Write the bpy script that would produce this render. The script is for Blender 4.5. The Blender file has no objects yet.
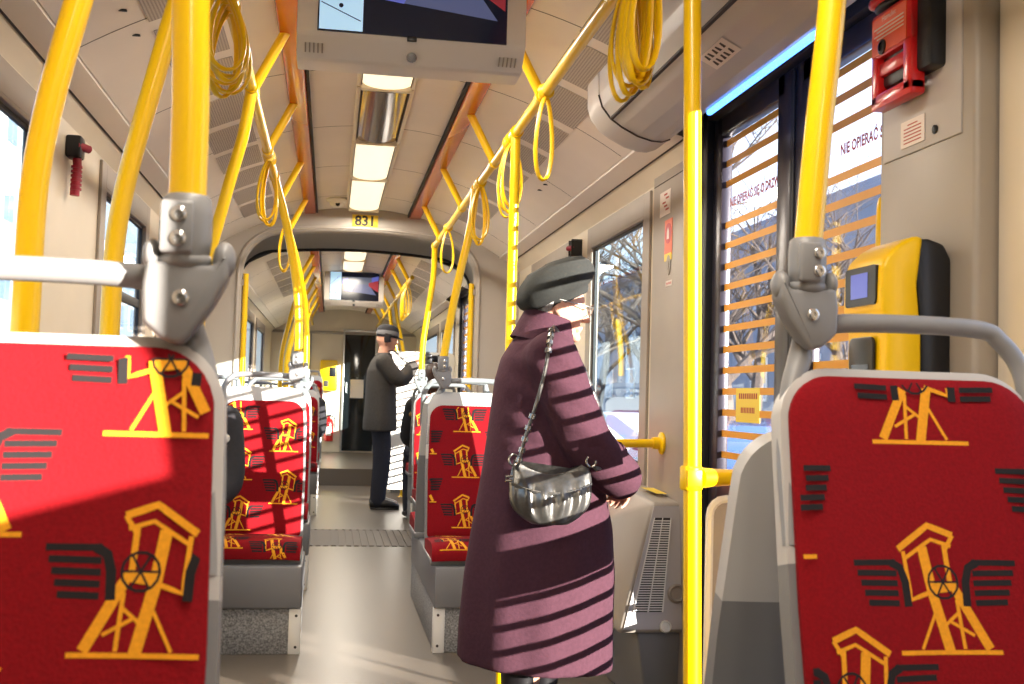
import bpy, bmesh, math, random
from math import sin, cos, pi, radians, sqrt, tan, atan2
from mathutils import Vector, Matrix
random.seed(831)
SC = bpy.context.scene
COL = SC.collection

# ------------------------------------------------------------------ camera, world, sun, exposure
LENS_PX, YAW, PITCH, ROLL = 1100.0, radians(9.31), radians(2.87), 0.028
cd = bpy.data.cameras.new('camera')
cd.sensor_width = 36.0
cd.lens = LENS_PX / 1024 * 36.0
cd.clip_start = 0.05
cd.clip_end = 400
cd.dof.use_dof = True
cd.dof.focus_distance = 3.5
cd.dof.aperture_fstop = 9.0
cam = bpy.data.objects.new('camera', cd)
COL.objects.link(cam)
fwd = Vector((sin(YAW) * cos(PITCH), cos(YAW) * cos(PITCH), sin(PITCH)))
r0 = Vector((cos(YAW), -sin(YAW), 0))
u0 = r0.cross(fwd)
rt = r0 * cos(ROLL) + u0 * sin(ROLL)
up = u0 * cos(ROLL) - r0 * sin(ROLL)
M3 = Matrix((rt, up, -fwd)).transposed()
cam.matrix_world = Matrix.Translation((0, 0, 1.1)) @ M3.to_4x4()
SC.camera = cam

world = bpy.data.worlds.new('sky')
SC.world = world
world.use_nodes = True
wn = world.node_tree
bg = wn.nodes['Background']
tc = wn.nodes.new('ShaderNodeTexCoord')
sx = wn.nodes.new('ShaderNodeSeparateXYZ')
cr = wn.nodes.new('ShaderNodeValToRGB')
cr.color_ramp.elements[0].position = 0.0
cr.color_ramp.elements[0].color = (0.80, 0.86, 0.95, 1)
cr.color_ramp.elements[1].position = 0.6
cr.color_ramp.elements[1].color = (0.42, 0.62, 1.0, 1)
wn.links.new(tc.outputs['Generated'], sx.inputs[0])
wn.links.new(sx.outputs['Z'], cr.inputs[0])
wn.links.new(cr.outputs[0], bg.inputs[0])
bg.inputs[1].default_value = 2.2

SUN_TRAVEL = Vector((-0.635, 0.772, -0.18))
sd = bpy.data.lights.new('sun', 'SUN')
sd.energy = 24.0
sd.angle = radians(0.35)
sd.color = (1.0, 0.90, 0.76)
sun = bpy.data.objects.new('sun', sd)
COL.objects.link(sun)
sun.rotation_euler = SUN_TRAVEL.to_track_quat('-Z', 'Y').to_euler()
sun.location = (30, -50, 12)

vs = SC.view_settings
vs.view_transform = 'Standard'
vs.look = 'None'
vs.gamma = 1.0
vs.exposure = 0.45
vs.use_curve_mapping = False
SC.cycles.max_bounces = 10
SC.cycles.transparent_max_bounces = 16
SC.cycles.caustics_reflective = False
SC.cycles.caustics_refractive = False
SC.cycles.sample_clamp_indirect = 6.0

# ------------------------------------------------------------------ materials
def lin(c):
    return tuple(((v / 255) / 12.92 if v / 255 <= 0.04045 else ((v / 255 + 0.055) / 1.055) ** 2.4) for v in c)

def mat(name, rgb, rough=0.5, metal=0.0, var=0.0, scale=20.0, bump=0.0, coat=0.0, spec=0.5, sheen=0.0, emit=None, estr=0.0, rgb2=None, detail=4):
    m = bpy.data.materials.new(name)
    m.use_nodes = True
    nt = m.node_tree
    b = nt.nodes['Principled BSDF']
    c = lin(rgb)
    b.inputs['Base Color'].default_value = (*c, 1)
    b.inputs['Roughness'].default_value = rough
    b.inputs['Metallic'].default_value = metal
    b.inputs['Specular IOR Level'].default_value = spec
    b.inputs['Coat Weight'].default_value = coat
    b.inputs['Coat Roughness'].default_value = 0.08
    if sheen:
        b.inputs['Sheen Weight'].default_value = sheen
    if emit:
        b.inputs['Emission Color'].default_value = (*lin(emit), 1)
        b.inputs['Emission Strength'].default_value = estr
    if var or bump or rgb2:
        t = nt.nodes.new('ShaderNodeTexCoord')
        n = nt.nodes.new('ShaderNodeTexNoise')
        n.inputs['Scale'].default_value = scale
        n.inputs['Detail'].default_value = detail
        nt.links.new(t.outputs['Object'], n.inputs['Vector'])
        if var or rgb2:
            r = nt.nodes.new('ShaderNodeValToRGB')
            r.color_ramp.elements[0].position = 0.3
            r.color_ramp.elements[1].position = 0.7
            c2 = lin(rgb2) if rgb2 else tuple(min(1, v * (1 + var)) for v in c)
            c1 = c if rgb2 else tuple(v * (1 - var) for v in c)
            r.color_ramp.elements[0].color = (*c1, 1)
            r.color_ramp.elements[1].color = (*c2, 1)
            nt.links.new(n.outputs['Fac'], r.inputs[0])
            nt.links.new(r.outputs[0], b.inputs['Base Color'])
        if bump:
            bp = nt.nodes.new('ShaderNodeBump')
            bp.inputs['Strength'].default_value = bump
            bp.inputs['Distance'].default_value = 0.004
            nt.links.new(n.outputs['Fac'], bp.inputs['Height'])
            nt.links.new(bp.outputs[0], b.inputs['Normal'])
    return m

def glass_mat(name, tint=(235, 240, 245), refl=0.09):
    m = bpy.data.materials.new(name)
    m.use_nodes = True
    nt = m.node_tree
    nt.nodes.remove(nt.nodes['Principled BSDF'])
    out = nt.nodes['Material Output']
    tr = nt.nodes.new('ShaderNodeBsdfTransparent')
    tr.inputs[0].default_value = (*lin(tint), 1)
    gl = nt.nodes.new('ShaderNodeBsdfGlossy')
    gl.inputs['Roughness'].default_value = 0.02
    fr = nt.nodes.new('ShaderNodeFresnel')
    fr.inputs['IOR'].default_value = 1.5
    ad = nt.nodes.new('ShaderNodeMath')
    ad.operation = 'ADD'
    ad.inputs[1].default_value = refl
    mx = nt.nodes.new('ShaderNodeMixShader')
    nt.links.new(fr.outputs[0], ad.inputs[0])
    geo = nt.nodes.new('ShaderNodeNewGeometry')
    inv = nt.nodes.new('ShaderNodeMath')
    inv.operation = 'SUBTRACT'
    inv.inputs[0].default_value = 1.0
    nt.links.new(geo.outputs['Backfacing'], inv.inputs[1])
    mu = nt.nodes.new('ShaderNodeMath')
    mu.operation = 'MULTIPLY'
    nt.links.new(ad.outputs[0], mu.inputs[0])
    nt.links.new(inv.outputs[0], mu.inputs[1])
    nt.links.new(mu.outputs[0], mx.inputs[0])
    nt.links.new(tr.outputs[0], mx.inputs[1])
    nt.links.new(gl.outputs[0], mx.inputs[2])
    nt.links.new(mx.outputs[0], out.inputs[0])
    return m

def perforated(name, rgb, hole, pitch=0.009):
    """grey sheet with a regular grid of small round holes"""
    m = bpy.data.materials.new(name)
    m.use_nodes = True
    nt = m.node_tree
    b = nt.nodes['Principled BSDF']
    b.inputs['Roughness'].default_value = 0.55
    t = nt.nodes.new('ShaderNodeTexCoord')
    mp = nt.nodes.new('ShaderNodeVectorMath')
    mp.operation = 'SCALE'
    mp.inputs['Scale'].default_value = 1 / pitch
    fr = nt.nodes.new('ShaderNodeVectorMath')
    fr.operation = 'FRACTION'
    sb = nt.nodes.new('ShaderNodeVectorMath')
    sb.operation = 'SUBTRACT'
    sb.inputs[1].default_value = (0.5, 0.5, 0.0)
    s = nt.nodes.new('ShaderNodeSeparateXYZ')
    cb = nt.nodes.new('ShaderNodeCombineXYZ')
    ln = nt.nodes.new('ShaderNodeVectorMath')
    ln.operation = 'LENGTH'
    lt = nt.nodes.new('ShaderNodeMath')
    lt.operation = 'LESS_THAN'
    lt.inputs[1].default_value = 0.30
    mx = nt.nodes.new('ShaderNodeMix')
    mx.data_type = 'RGBA'
    mx.inputs[6].default_value = (*lin(rgb), 1)
    mx.inputs[7].default_value = (*lin(hole), 1)
    L = nt.links.new
    L(t.outputs['Object'], mp.inputs[0])
    L(mp.outputs[0], fr.inputs[0])
    L(fr.outputs[0], sb.inputs[0])
    L(sb.outputs[0], s.inputs[0])
    L(s.outputs[0], cb.inputs[0])
    L(s.outputs[1], cb.inputs[1])
    L(cb.outputs[0], ln.inputs[0])
    L(ln.outputs['Value'], lt.inputs[0])
    L(lt.outputs[0], mx.inputs[0])
    L(mx.outputs[2], b.inputs['Base Color'])
    return m

M = {}
M['ceil'] = mat('ceiling_panel', (236, 227, 218), 0.45, var=0.03, scale=3)
M['seam'] = mat('panel_seam', (60, 52, 50), 0.8)
M['wall'] = mat('wall_laminate', (214, 202, 182), 0.5, var=0.03, scale=4)
M['wallgrey'] = mat('grey_trim', (150, 139, 128), 0.45, var=0.03, scale=6)
M['wallgrey2'] = mat('warm_grey_plastic', (154, 145, 134), 0.42, var=0.03, scale=6)
M['cover'] = mat('cover_grey', (180, 175, 174), 0.38, var=0.03, scale=5)
M['floor'] = mat('floor_lino', (96, 88, 79), 0.34, var=0.06, scale=160, detail=2)
M['mat'] = mat('ribbed_mat', (92, 84, 78), 0.6)
M['yellow'] = mat('yellow_paint', (240, 194, 2), 0.3, coat=0.2, spec=0.4)
M['yellow2'] = mat('yellow_plastic', (240, 194, 4), 0.35, spec=0.4)
M['orange'] = mat('orange_rail', (218, 90, 8), 0.25, coat=0.3)
M['grey'] = mat('cast_grey', (128, 128, 130), 0.42, var=0.03, scale=30)
M['steelbolt'] = mat('bolt_steel', (205, 205, 205), 0.2, metal=0.9)
M['shell'] = mat('shell_light_grey', (178, 176, 174), 0.4)
M['shelldark'] = mat('shell_dark_grey', (70, 72, 78), 0.5)
M['red'] = mat('red_plush', (124, 6, 17), 0.9, var=0.14, scale=240, bump=0.25, spec=0.2)
M['plushy'] = mat('yellow_plush', (222, 150, 10), 0.85, var=0.10, scale=240)
M['plushk'] = mat('black_plush', (16, 9, 14), 0.9, var=0.2, scale=240)
M['speck'] = mat('speckled_grey', (92, 92, 94), 0.5, rgb2=(164, 164, 162), scale=130, detail=2)
M['pedgrey'] = mat('pedestal_grey', (116, 116, 118), 0.4)
M['white'] = mat('white_plastic', (230, 228, 222), 0.4)
M['screenbox'] = mat('screen_housing', (220, 214, 206), 0.38)
M['black'] = mat('black_plastic', (20, 20, 24), 0.35)
M['rubber'] = mat('black_rubber', (26, 26, 28), 0.7)
M['bellows'] = mat('bellows_grey', (166, 162, 158), 0.6)
M['bellowsd'] = mat('bellows_dark', (84, 80, 80), 0.6)
M['portal'] = mat('portal_grey', (172, 164, 156), 0.42, var=0.02, scale=5)
M['lamp'] = mat('lamp_diffuser', (255, 250, 235), 0.4, emit=(255, 236, 200), estr=0.85)
M['lampframe'] = mat('lamp_frame', (226, 214, 190), 0.3)
M['mirror'] = mat('polished_panel', (168, 156, 148), 0.12, metal=0.6)
M['glass'] = glass_mat('window_glass', (226, 236, 240), 0.05)
M['doorglass'] = glass_mat('door_glass', (240, 242, 246), 0.02)
M['gasket'] = mat('gasket_black', (24, 26, 32), 0.5)
M['doorframe'] = mat('door_frame_dark', (52, 48, 58), 0.28, metal=0.3)
M['strip'] = mat('orange_film', (226, 156, 48), 0.5)
M['purple'] = mat('purple_lettering', (150, 60, 130), 0.5)
M['blueled'] = mat('blue_light_strip', (150, 200, 255), 0.4, emit=(70, 140, 255), estr=3.6)
M['redp'] = mat('red_plastic', (200, 22, 24), 0.28, coat=0.3)
M['oranglab'] = mat('orange_label', (224, 86, 36), 0.4)
M['crimson'] = mat('crimson_plastic', (160, 18, 50), 0.4)
M['paper'] = mat('sticker_white', (226, 214, 206), 0.5)
M['signred'] = mat('sign_red', (190, 30, 36), 0.45)
M['ink'] = mat('print_dark', (54, 46, 40), 0.6)
M['inkred'] = mat('print_red', (170, 60, 50), 0.6)
M['plateyel'] = mat('plate_yellow', (240, 208, 60), 0.45)
M['cabblack'] = mat('cab_door_glass', (22, 26, 28), 0.12)
M['alu'] = mat('aluminium', (190, 188, 184), 0.3, metal=0.8)
M['display'] = mat('display_dark', (10, 12, 20), 0.12, emit=(16, 20, 34), estr=0.5)
M['dispmap'] = mat('display_map', (170, 200, 220), 0.2, emit=(150, 188, 214), estr=0.75)
M['disproad'] = mat('display_road', (60, 64, 90), 0.2, emit=(84, 92, 130), estr=0.5)
M['dispblue'] = mat('display_blue', (70, 80, 150), 0.2, emit=(84, 90, 170), estr=0.7)
M['dispred'] = mat('display_red', (130, 40, 50), 0.2, emit=(130, 42, 50), estr=0.5)
M['displight'] = mat('display_light', (70, 74, 90), 0.2, emit=(110, 120, 145), estr=0.3)
M['coat'] = mat('mauve_wool', (70, 42, 52), 0.95, var=0.10, scale=90, bump=0.25, spec=0.2)
M['beret'] = mat('charcoal_felt', (40, 41, 38), 0.95, var=0.12, scale=120, bump=0.2)
M['skin'] = mat('skin', (214, 158, 132), 0.5, var=0.04, scale=30)
M['hairgrey'] = mat('grey_hair', (138, 134, 130), 0.7, var=0.2, scale=120)
M['hairbrown'] = mat('brown_hair', (70, 42, 30), 0.55, var=0.3, scale=110)
M['hairdark'] = mat('dark_hair', (34, 26, 26), 0.5, var=0.2, scale=110)
M['leather'] = mat('pewter_leather', (104, 102, 98), 0.3, metal=0.75, var=0.3, scale=34, bump=0.4)
M['chain'] = mat('pewter_metal', (150, 148, 142), 0.25, metal=0.9)
M['bootblack'] = mat('black_leather', (18, 16, 18), 0.35)
M['darkcoat'] = mat('dark_grey_coat', (62, 58, 54), 0.9, var=0.12, scale=60)
M['navy'] = mat('navy_cloth', (34, 36, 48), 0.9, var=0.1, scale=60)
M['blackcloth'] = mat('black_cloth', (28, 27, 32), 0.9, var=0.15, scale=60)
M['fur'] = mat('tan_fur', (150, 112, 58), 0.95, var=0.35, scale=90, bump=1.0)
M['scarf'] = mat('pale_wool', (200, 196, 190), 0.95, var=0.15, scale=60, bump=0.6)
M['capgrey'] = mat('grey_cap', (110, 110, 112), 0.9)
M['bark'] = mat('bark', (84, 74, 68), 0.9, var=0.2, scale=10)
M['facade'] = mat('pale_render', (216, 214, 210), 0.9, var=0.04, scale=0.5)
M['facade2'] = mat('blue_grey_render', (150, 160, 176), 0.9, var=0.05, scale=0.5)
M['facade3'] = mat('slate_render', (120, 130, 146), 0.9, var=0.05, scale=0.5)
M['winblue'] = mat('facade_glass', (120, 136, 158), 0.15)
M['asphalt'] = mat('asphalt', (116, 116, 120), 0.9, var=0.1, scale=2)
M['carpaint'] = mat('car_paint', (70, 96, 140), 0.25, coat=0.6)

# ------------------------------------------------------------------ mesh helpers
class MB:
    def __init__(s):
        s.v = []; s.f = []; s.m = []
    def add(s, vs, fs, mi=0):
        o = len(s.v)
        s.v += [Vector(p) for p in vs]
        for f in fs:
            s.f.append(tuple(i + o for i in f)); s.m.append(mi)
        return s
    def bm(s, b, mi=0, mtx=None):
        b.verts.index_update()
        vs = [(mtx @ v.co) if mtx else v.co.copy() for v in b.verts]
        fs = [[v.index for v in f.verts] for f in b.faces]
        b.free()
        return s.add(vs, fs, mi)
    def box(s, lo, hi, bev=0.0, seg=2, mi=0, rot=None):
        lo = Vector(lo); hi = Vector(hi)
        c = (lo + hi) / 2; d = hi - lo
        b = bmesh.new()
        bmesh.ops.create_cube(b, size=1.0)
        for v in b.verts:
            v.co = Vector((v.co.x * d.x, v.co.y * d.y, v.co.z * d.z))
        if bev:
            bmesh.ops.bevel(b, geom=list(b.edges), offset=min(bev, min(abs(x) for x in d) * 0.49), segments=seg, profile=0.5, affect='EDGES')
        mt = Matrix.Translation(c)
        if rot is not None:
            mt = mt @ rot.to_4x4()
        return s.bm(b, mi, mt)
    def tube(s, pts, r, n=12, caps=True, closed=False, mi=0, flat=None):
        """round tube (or flat strap: flat=(half width, half thickness)) along points"""
        P = [Vector(p) for p in pts]
        k = len(P)
        R = r if isinstance(r, (list, tuple)) else [r] * k
        T = []
        for i in range(k):
            if closed:
                t = P[(i + 1) % k] - P[i - 1]
            else:
                t = P[min(i + 1, k - 1)] - P[max(i - 1, 0)]
            T.append(t.normalized() if t.length > 1e-9 else Vector((0, 0, 1)))
        a = Vector((0, 0, 1)) if abs(T[0].z) < 0.9 else Vector((1, 0, 0))
        nrm = (a - T[0] * a.dot(T[0])).normalized()
        vs = []; fs = []
        for i in range(k):
            nrm = (nrm - T[i] * nrm.dot(T[i]))
            nrm = nrm.normalized() if nrm.length > 1e-6 else T[i].orthogonal().normalized()
            bn = T[i].cross(nrm)
            for j in range(n):
                q = 2 * pi * j / n
                if flat:
                    vs.append(P[i] + nrm * (cos(q) * flat[0]) + bn * (sin(q) * flat[1]))
                else:
                    vs.append(P[i] + (nrm * cos(q) + bn * sin(q)) * R[i])
        m = k if closed else k - 1
        for i in range(m):
            for j in range(n):
                a0 = i * n + j; a1 = i * n + (j + 1) % n
                b0 = ((i + 1) % k) * n + j; b1 = ((i + 1) % k) * n + (j + 1) % n
                fs.append((a0, a1, b1, b0))
        if caps and not closed:
            fs.append(tuple(range(n))[::-1])
            fs.append(tuple(range((k - 1) * n, k * n)))
        return s.add(vs, fs, mi)
    def loft(s, rings, caps=True, mi=0):
        n = len(rings[0]); vs = [p for r in rings for p in r]; fs = []
        for i in range(len(rings) - 1):
            for j in range(n):
                fs.append((i * n + j, i * n + (j + 1) % n, (i + 1) * n + (j + 1) % n, (i + 1) * n + j))
        if caps:
            fs.append(tuple(range(n))[::-1])
            fs.append(tuple(range((len(rings) - 1) * n, len(rings) * n)))
        return s.add(vs, fs, mi)
    def lathe(s, prof, mtx=None, n=20, mi=0):
        rings = []
        for r, z in prof:
            ring = [Vector((r * cos(2 * pi * j / n), r * sin(2 * pi * j / n), z)) for j in range(n)]
            rings.append([mtx @ p for p in ring] if mtx else ring)
        return s.loft(rings, True, mi)
    def ell(s, c, r, rot=None, u=20, w=14, mi=0):
        b = bmesh.new()
        bmesh.ops.create_uvsphere(b, u_segments=u, v_segments=w, radius=1.0)
        m = Matrix.Translation(Vector(c))
        if rot is not None:
            m = m @ rot.to_4x4()
        m = m @ Matrix.Diagonal((*r, 1))
        return s.bm(b, mi, m)
    def prism(s, poly, ax, d0, d1, mi=0, bev=0.0):
        """extrude a 2D polygon along axis ax ('x','y','z') between d0 and d1"""
        def p3(p, d):
            return {'x': (d, p[0], p[1]), 'y': (p[0], d, p[1]), 'z': (p[0], p[1], d)}[ax]
        b = bmesh.new()
        lo = [b.verts.new(p3(p, d0)) for p in poly]
        hi = [b.verts.new(p3(p, d1)) for p in poly]
        b.faces.new(lo[::-1]); b.faces.new(hi)
        n = len(poly)
        for i in range(n):
            b.faces.new((lo[i], lo[(i + 1) % n], hi[(i + 1) % n], hi[i]))
        bmesh.ops.recalc_face_normals(b, faces=list(b.faces))
        if bev:
            bmesh.ops.bevel(b, geom=list(b.edges), offset=bev, segments=2, profile=0.5, affect='EDGES')
        return s.bm(b, mi)
    def quad(s, a, b, c, d, mi=0):
        return s.add([a, b, c, d], [(0, 1, 2, 3)], mi)
    def mesh(s, name, mats, sharp=38):
        me = bpy.data.meshes.new(name)
        me.from_pydata([tuple(p) for p in s.v], [], s.f)
        mats = mats if isinstance(mats, (list, tuple)) else [mats]
        for m in mats:
            me.materials.append(M[m] if isinstance(m, str) else m)
        for p, i in zip(me.polygons, s.m):
            p.material_index = i
        b = bmesh.new(); b.from_mesh(me)
        bmesh.ops.recalc_face_normals(b, faces=list(b.faces))
        b.to_mesh(me); b.free()
        me.shade_smooth()
        me.set_sharp_from_angle(angle=radians(sharp))
        return me
    def build(s, name, mats, parent=None, local=False, sharp=38):
        if parent is None:
            lo = [min(p[i] for p in s.v) for i in range(3)]
            hi = [max(p[i] for p in s.v) for i in range(3)]
            off = Vector(((lo[0] + hi[0]) / 2, (lo[1] + hi[1]) / 2, lo[2]))
        elif local:
            off = Vector()
        else:
            off = origin(parent)
        s.v = [p - off for p in s.v]
        o = bpy.data.objects.new(name, s.mesh(name, mats, sharp))
        COL.objects.link(o)
        if parent is None:
            o.location = off
        else:
            o.parent = parent
        return o

def origin(o):
    v = Vector(o.location)
    return v + origin(o.parent) if o.parent else v

def tag(o, label, cat, group=None, kind=None):
    o['label'] = label
    o['category'] = cat
    if group: o['group'] = group
    if kind: o['kind'] = kind
    return o

def thing(name, loc, label, cat, group=None, kind=None, rz=0.0):
    o = bpy.data.objects.new(name, None)
    o.empty_display_size = 0.1
    COL.objects.link(o)
    o.location = loc
    o.rotation_euler.z = rz
    return tag(o, label, cat, group, kind)

def copy_tree(o, parent=None):
    c = o.copy()
    COL.objects.link(c)
    if parent: c.parent = parent
    for ch in list(o.children):
        copy_tree(ch, c)
    return c

def dup(o, loc, label, rz=None, group=None):
    c = copy_tree(o)
    c.location = loc
    c['label'] = label
    if group: c['group'] = group
    if rz is not None: c.rotation_euler.z = rz
    return c

def spline(pts, n=6):
    P = [Vector(p) for p in pts]
    out = []
    for i in range(len(P) - 1):
        p0 = P[max(i - 1, 0)]; p1 = P[i]; p2 = P[i + 1]; p3 = P[min(i + 2, len(P) - 1)]
        for k in range(n):
            t = k / n
            out.append(0.5 * ((2 * p1) + (p2 - p0) * t + (2 * p0 - 5 * p1 + 4 * p2 - p3) * t * t + (3 * p1 - p0 - 3 * p2 + p3) * t ** 3))
    out.append(P[-1])
    return out

def rrect(w, h, r, n=5, cx=0.0, cy=0.0):
    out = []
    for (sx_, sy_, a0) in ((1, 1, 0), (-1, 1, 90), (-1, -1, 180), (1, -1, 270)):
        for k in range(n + 1):
            a = radians(a0 + 90 * k / n)
            out.append((cx + sx_ * (w / 2 - r) + r * cos(a), cy + sy_ * (h / 2 - r) + r * sin(a)))
    return out

def text_geo(body, size, align='CENTER', bold=0.0):
    c = bpy.data.curves.new('lettering', 'FONT')
    c.body = body; c.size = size; c.align_x = align; c.align_y = 'CENTER'; c.extrude = 0.0; c.offset = bold
    c.resolution_u = 3
    o = bpy.data.objects.new('lettering', c)
    COL.objects.link(o)
    dg = bpy.context.evaluated_depsgraph_get()
    me = bpy.data.meshes.new_from_object(o.evaluated_get(dg))
    vs = [v.co.copy() for v in me.vertices]
    fs = [tuple(p.vertices) for p in me.polygons]
    bpy.data.objects.remove(o); bpy.data.curves.remove(c); bpy.data.meshes.remove(me)
    return vs, fs

def put_text(mb, body, size, org, ux, uz, mi, align='CENTER', sxc=1.0, bold=0.0):
    vs, fs = text_geo(body, size, align, bold)
    o = Vector(org); ux = Vector(ux); uz = Vector(uz)
    mb.add([o + ux * (v.x * sxc) + uz * v.y for v in vs], fs, mi)

def fuse(mb, voxel, smooth=2, it=0.5):
    """one continuous surface out of overlapping volumes"""
    me = mb.mesh('tmp', ['grey'])
    o = bpy.data.objects.new('tmp', me)
    COL.objects.link(o)
    r = o.modifiers.new('r', 'REMESH'); r.mode = 'VOXEL'; r.voxel_size = voxel
    sm = o.modifiers.new('s', 'SMOOTH'); sm.iterations = smooth; sm.factor = it
    dg = bpy.context.evaluated_depsgraph_get()
    m2 = bpy.data.meshes.new_from_object(o.evaluated_get(dg))
    out = MB()
    out.add([v.co.copy() for v in m2.vertices], [tuple(p.vertices) for p in m2.polygons])
    bpy.data.objects.remove(o); bpy.data.meshes.remove(me); bpy.data.meshes.remove(m2)
    return out

# ------------------------------------------------------------------ the tram's shell
XC = 0.18               # centre line
XL, XR = -0.90, 1.28    # inner faces of the side walls
Y0, Y1 = -3.0, 7.55     # first car body
Y2, Y3 = 9.10, 16.9     # second car body
ZC = 2.36
def zceil(off):
    return ZC - 0.285 * (abs(off) / 0.95) ** 2.1

def ceil_profile():
    pts = []
    for i in range(-19, 20):
        o = 0.95 * i / 19
        pts.append((XC + o, zceil(o)))
    return pts

def build_ceiling(ya, yb, label):
    mb = MB()
    prof = ceil_profile()
    # dark backing then the panels with open seams between them
    def strip(pr, y_a, y_b, dz, mi):
        vs = []; fs = []
        for (x, z) in pr:
            vs += [(x, y_a, z + dz), (x, y_b, z + dz)]
        for i in range(len(pr) - 1):
            fs.append((2 * i, 2 * i + 1, 2 * i + 3, 2 * i + 2))
        mb.add(vs, fs, mi)
    strip(prof, ya, yb, 0.012, 1)
    bays = []
    y = 7.05 - 0.93 * 11 if ya < 5 else ya
    ys = [ya]
    while y < yb - 0.05:
        if y > ya + 0.05: ys.append(y)
        y += 0.93
    ys.append(yb)
    for a, b in zip(ys[:-1], ys[1:]):
        strip(prof, a + 0.003, b - 0.003, 0.0, 0)
    # cant rail: gutter, band, upper wall strip, both sides
    for sgn in (-1, 1):
        xw = XL if sgn < 0 else XR
        def X(o): return XC + sgn * o
        # gutter lip
        pr = [(X(0.953), 2.090), (X(0.9535), 2.066), (X(0.972), 2.058), (X(1.03), 2.038)]
        spans = [(ya, yb)]
        if sgn > 0:      # the strip stops at the doors
            spans = [(ya, 1.60), (3.72, yb)] if ya < 5 else [(ya, 9.68), (11.12, yb)]
        for p_, q_ in spans:
            strip(pr, p_, q_, 0, 0)
            strip([(X(1.03), 2.05), (X(1.036), 2.034)], p_, q_, 0, 1)
            strip([(X(1.036), 2.040), (xw, 1.977), (xw + 0.0005 * sgn, 1.975)], p_, q_, 0, 2)
        strip([(X(0.93), 2.16), (xw + sgn * 0.06, 2.10)], ya, yb, 0.02, 1)
    o = mb.build('ceiling', ['ceil', 'seam', 'wall'])
    tag(o, label, 'ceiling', kind='structure')
    return o
build_ceiling(Y0, Y1, 'pale beige vaulted ceiling panels of the front car with dark seams')
build_ceiling(Y2, Y3, 'pale vaulted ceiling of the rear car beyond the passage')

# outer roof so no daylight leaks through
mb = MB()
mb.box((XL - 0.1, Y0 - 0.1, 2.44), (XR + 0.1, Y3 + 0.1, 2.50))
tag(mb.build('trim_1', 'seam'), 'flat roof above the ceiling panels', 'roof', kind='structure')

def wall_holes(name, x0, x1, ya, yb, za, zb, holes, m, label):
    mb = MB()
    ysx = sorted({ya, yb, *[h[0] for h in holes], *[h[1] for h in holes]})
    zsx = sorted({za, zb, *[h[2] for h in holes], *[h[3] for h in holes]})
    ysx = [y for y in ysx if ya <= y <= yb]
    for a, b in zip(ysx[:-1], ysx[1:]):
        for c, d in zip(zsx[:-1], zsx[1:]):
            my, mz = (a + b) / 2, (c + d) / 2
            if any(h[0] < my < h[1] and h[2] < mz < h[3] for h in holes):
                continue
            mb.box((x0, a, c), (x1, b, d))
    return tag(mb.build(name, m), label, 'wall', kind='structure')

WZ0, WZ1 = 0.82, 1.87
R_win = [(4.42, 5.36), (5.95, 6.95), (11.6, 12.9), (13.4, 15.7)]
L_win = [(1.9, 3.44), (4.46, 5.42), (5.95, 6.95), (9.6, 10.9), (11.5, 12.9), (13.5, 15.0)]
DOORS = [(1.96, 3.70), (9.70, 11.10)]
rh = [(a, b, WZ0, WZ1) for a, b in R_win] + [(a, b, -0.02, 2.19) for a, b in DOORS] + [(-1.60, -0.60, 1.42, 1.87), (1.14, 1.62, 0.62, 1.87)]  # last two: unseen openings added to let sun onto left seat and door pole
lh = [(a, b, WZ0, WZ1) for a, b in L_win]
wall_holes('wall_right', XR, XR + 0.03, Y0, Y3, -0.30, 2.25, rh, 'wall', 'cream side wall on the right with window and door openings plus unseen openings added for the sun')
wall_holes('wall_left', XL - 0.03, XL, Y0, Y3, -0.30, 2.13, lh, 'wall', 'cream side wall on the left with window openings')
mb = MB(); mb.box((XL - 0.07, Y0 - 0.07, -0.3), (XR + 0.07, Y0, 2.45))
tag(mb.build('wall_front', 'cabblack'), 'end wall behind the camera', 'wall', kind='structure')
# the cream lining beside the near right seat, flush with the grey pillar
mb = MB(); mb.box((1.245, 1.70, -0.0), (1.28, 1.905, 2.0), 0.002)
tag(mb.build('trim_2', 'wall'), 'cream wall lining right of the grey pillar with the ticket validator', 'trim', kind='structure')

# floors
mb = MB(); mb.box((XL, Y0, -0.08), (XR, 8.02, 0.0))
tag(mb.build('floor', 'floor'), 'grey beige floor of the front car', 'floor', kind='structure')
mb = MB()
mb.box((XL, 9.0, -0.08), (XR, 13.2, 0.0))
mb.box((XL, 13.2, -0.08), (XR, Y3, 0.20), 0.0)
tag(mb.build('floor', 'floor'), 'grey beige floor of the rear car with a step up', 'floor', kind='structure')
mb = MB()
mb.box((XL, 8.02, -0.08), (XR, 9.0, -0.004), mi=0)
for i in range(40):
    x = XL + 0.02 + i * 0.0545
    mb.box((x, 8.04, -0.004), (x + 0.034, 8.98, 0.004), mi=0)
tag(mb.build('trim_3', 'mat'), 'ribbed brown turntable plate in the passage floor', 'floor plate', kind='structure')

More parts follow.
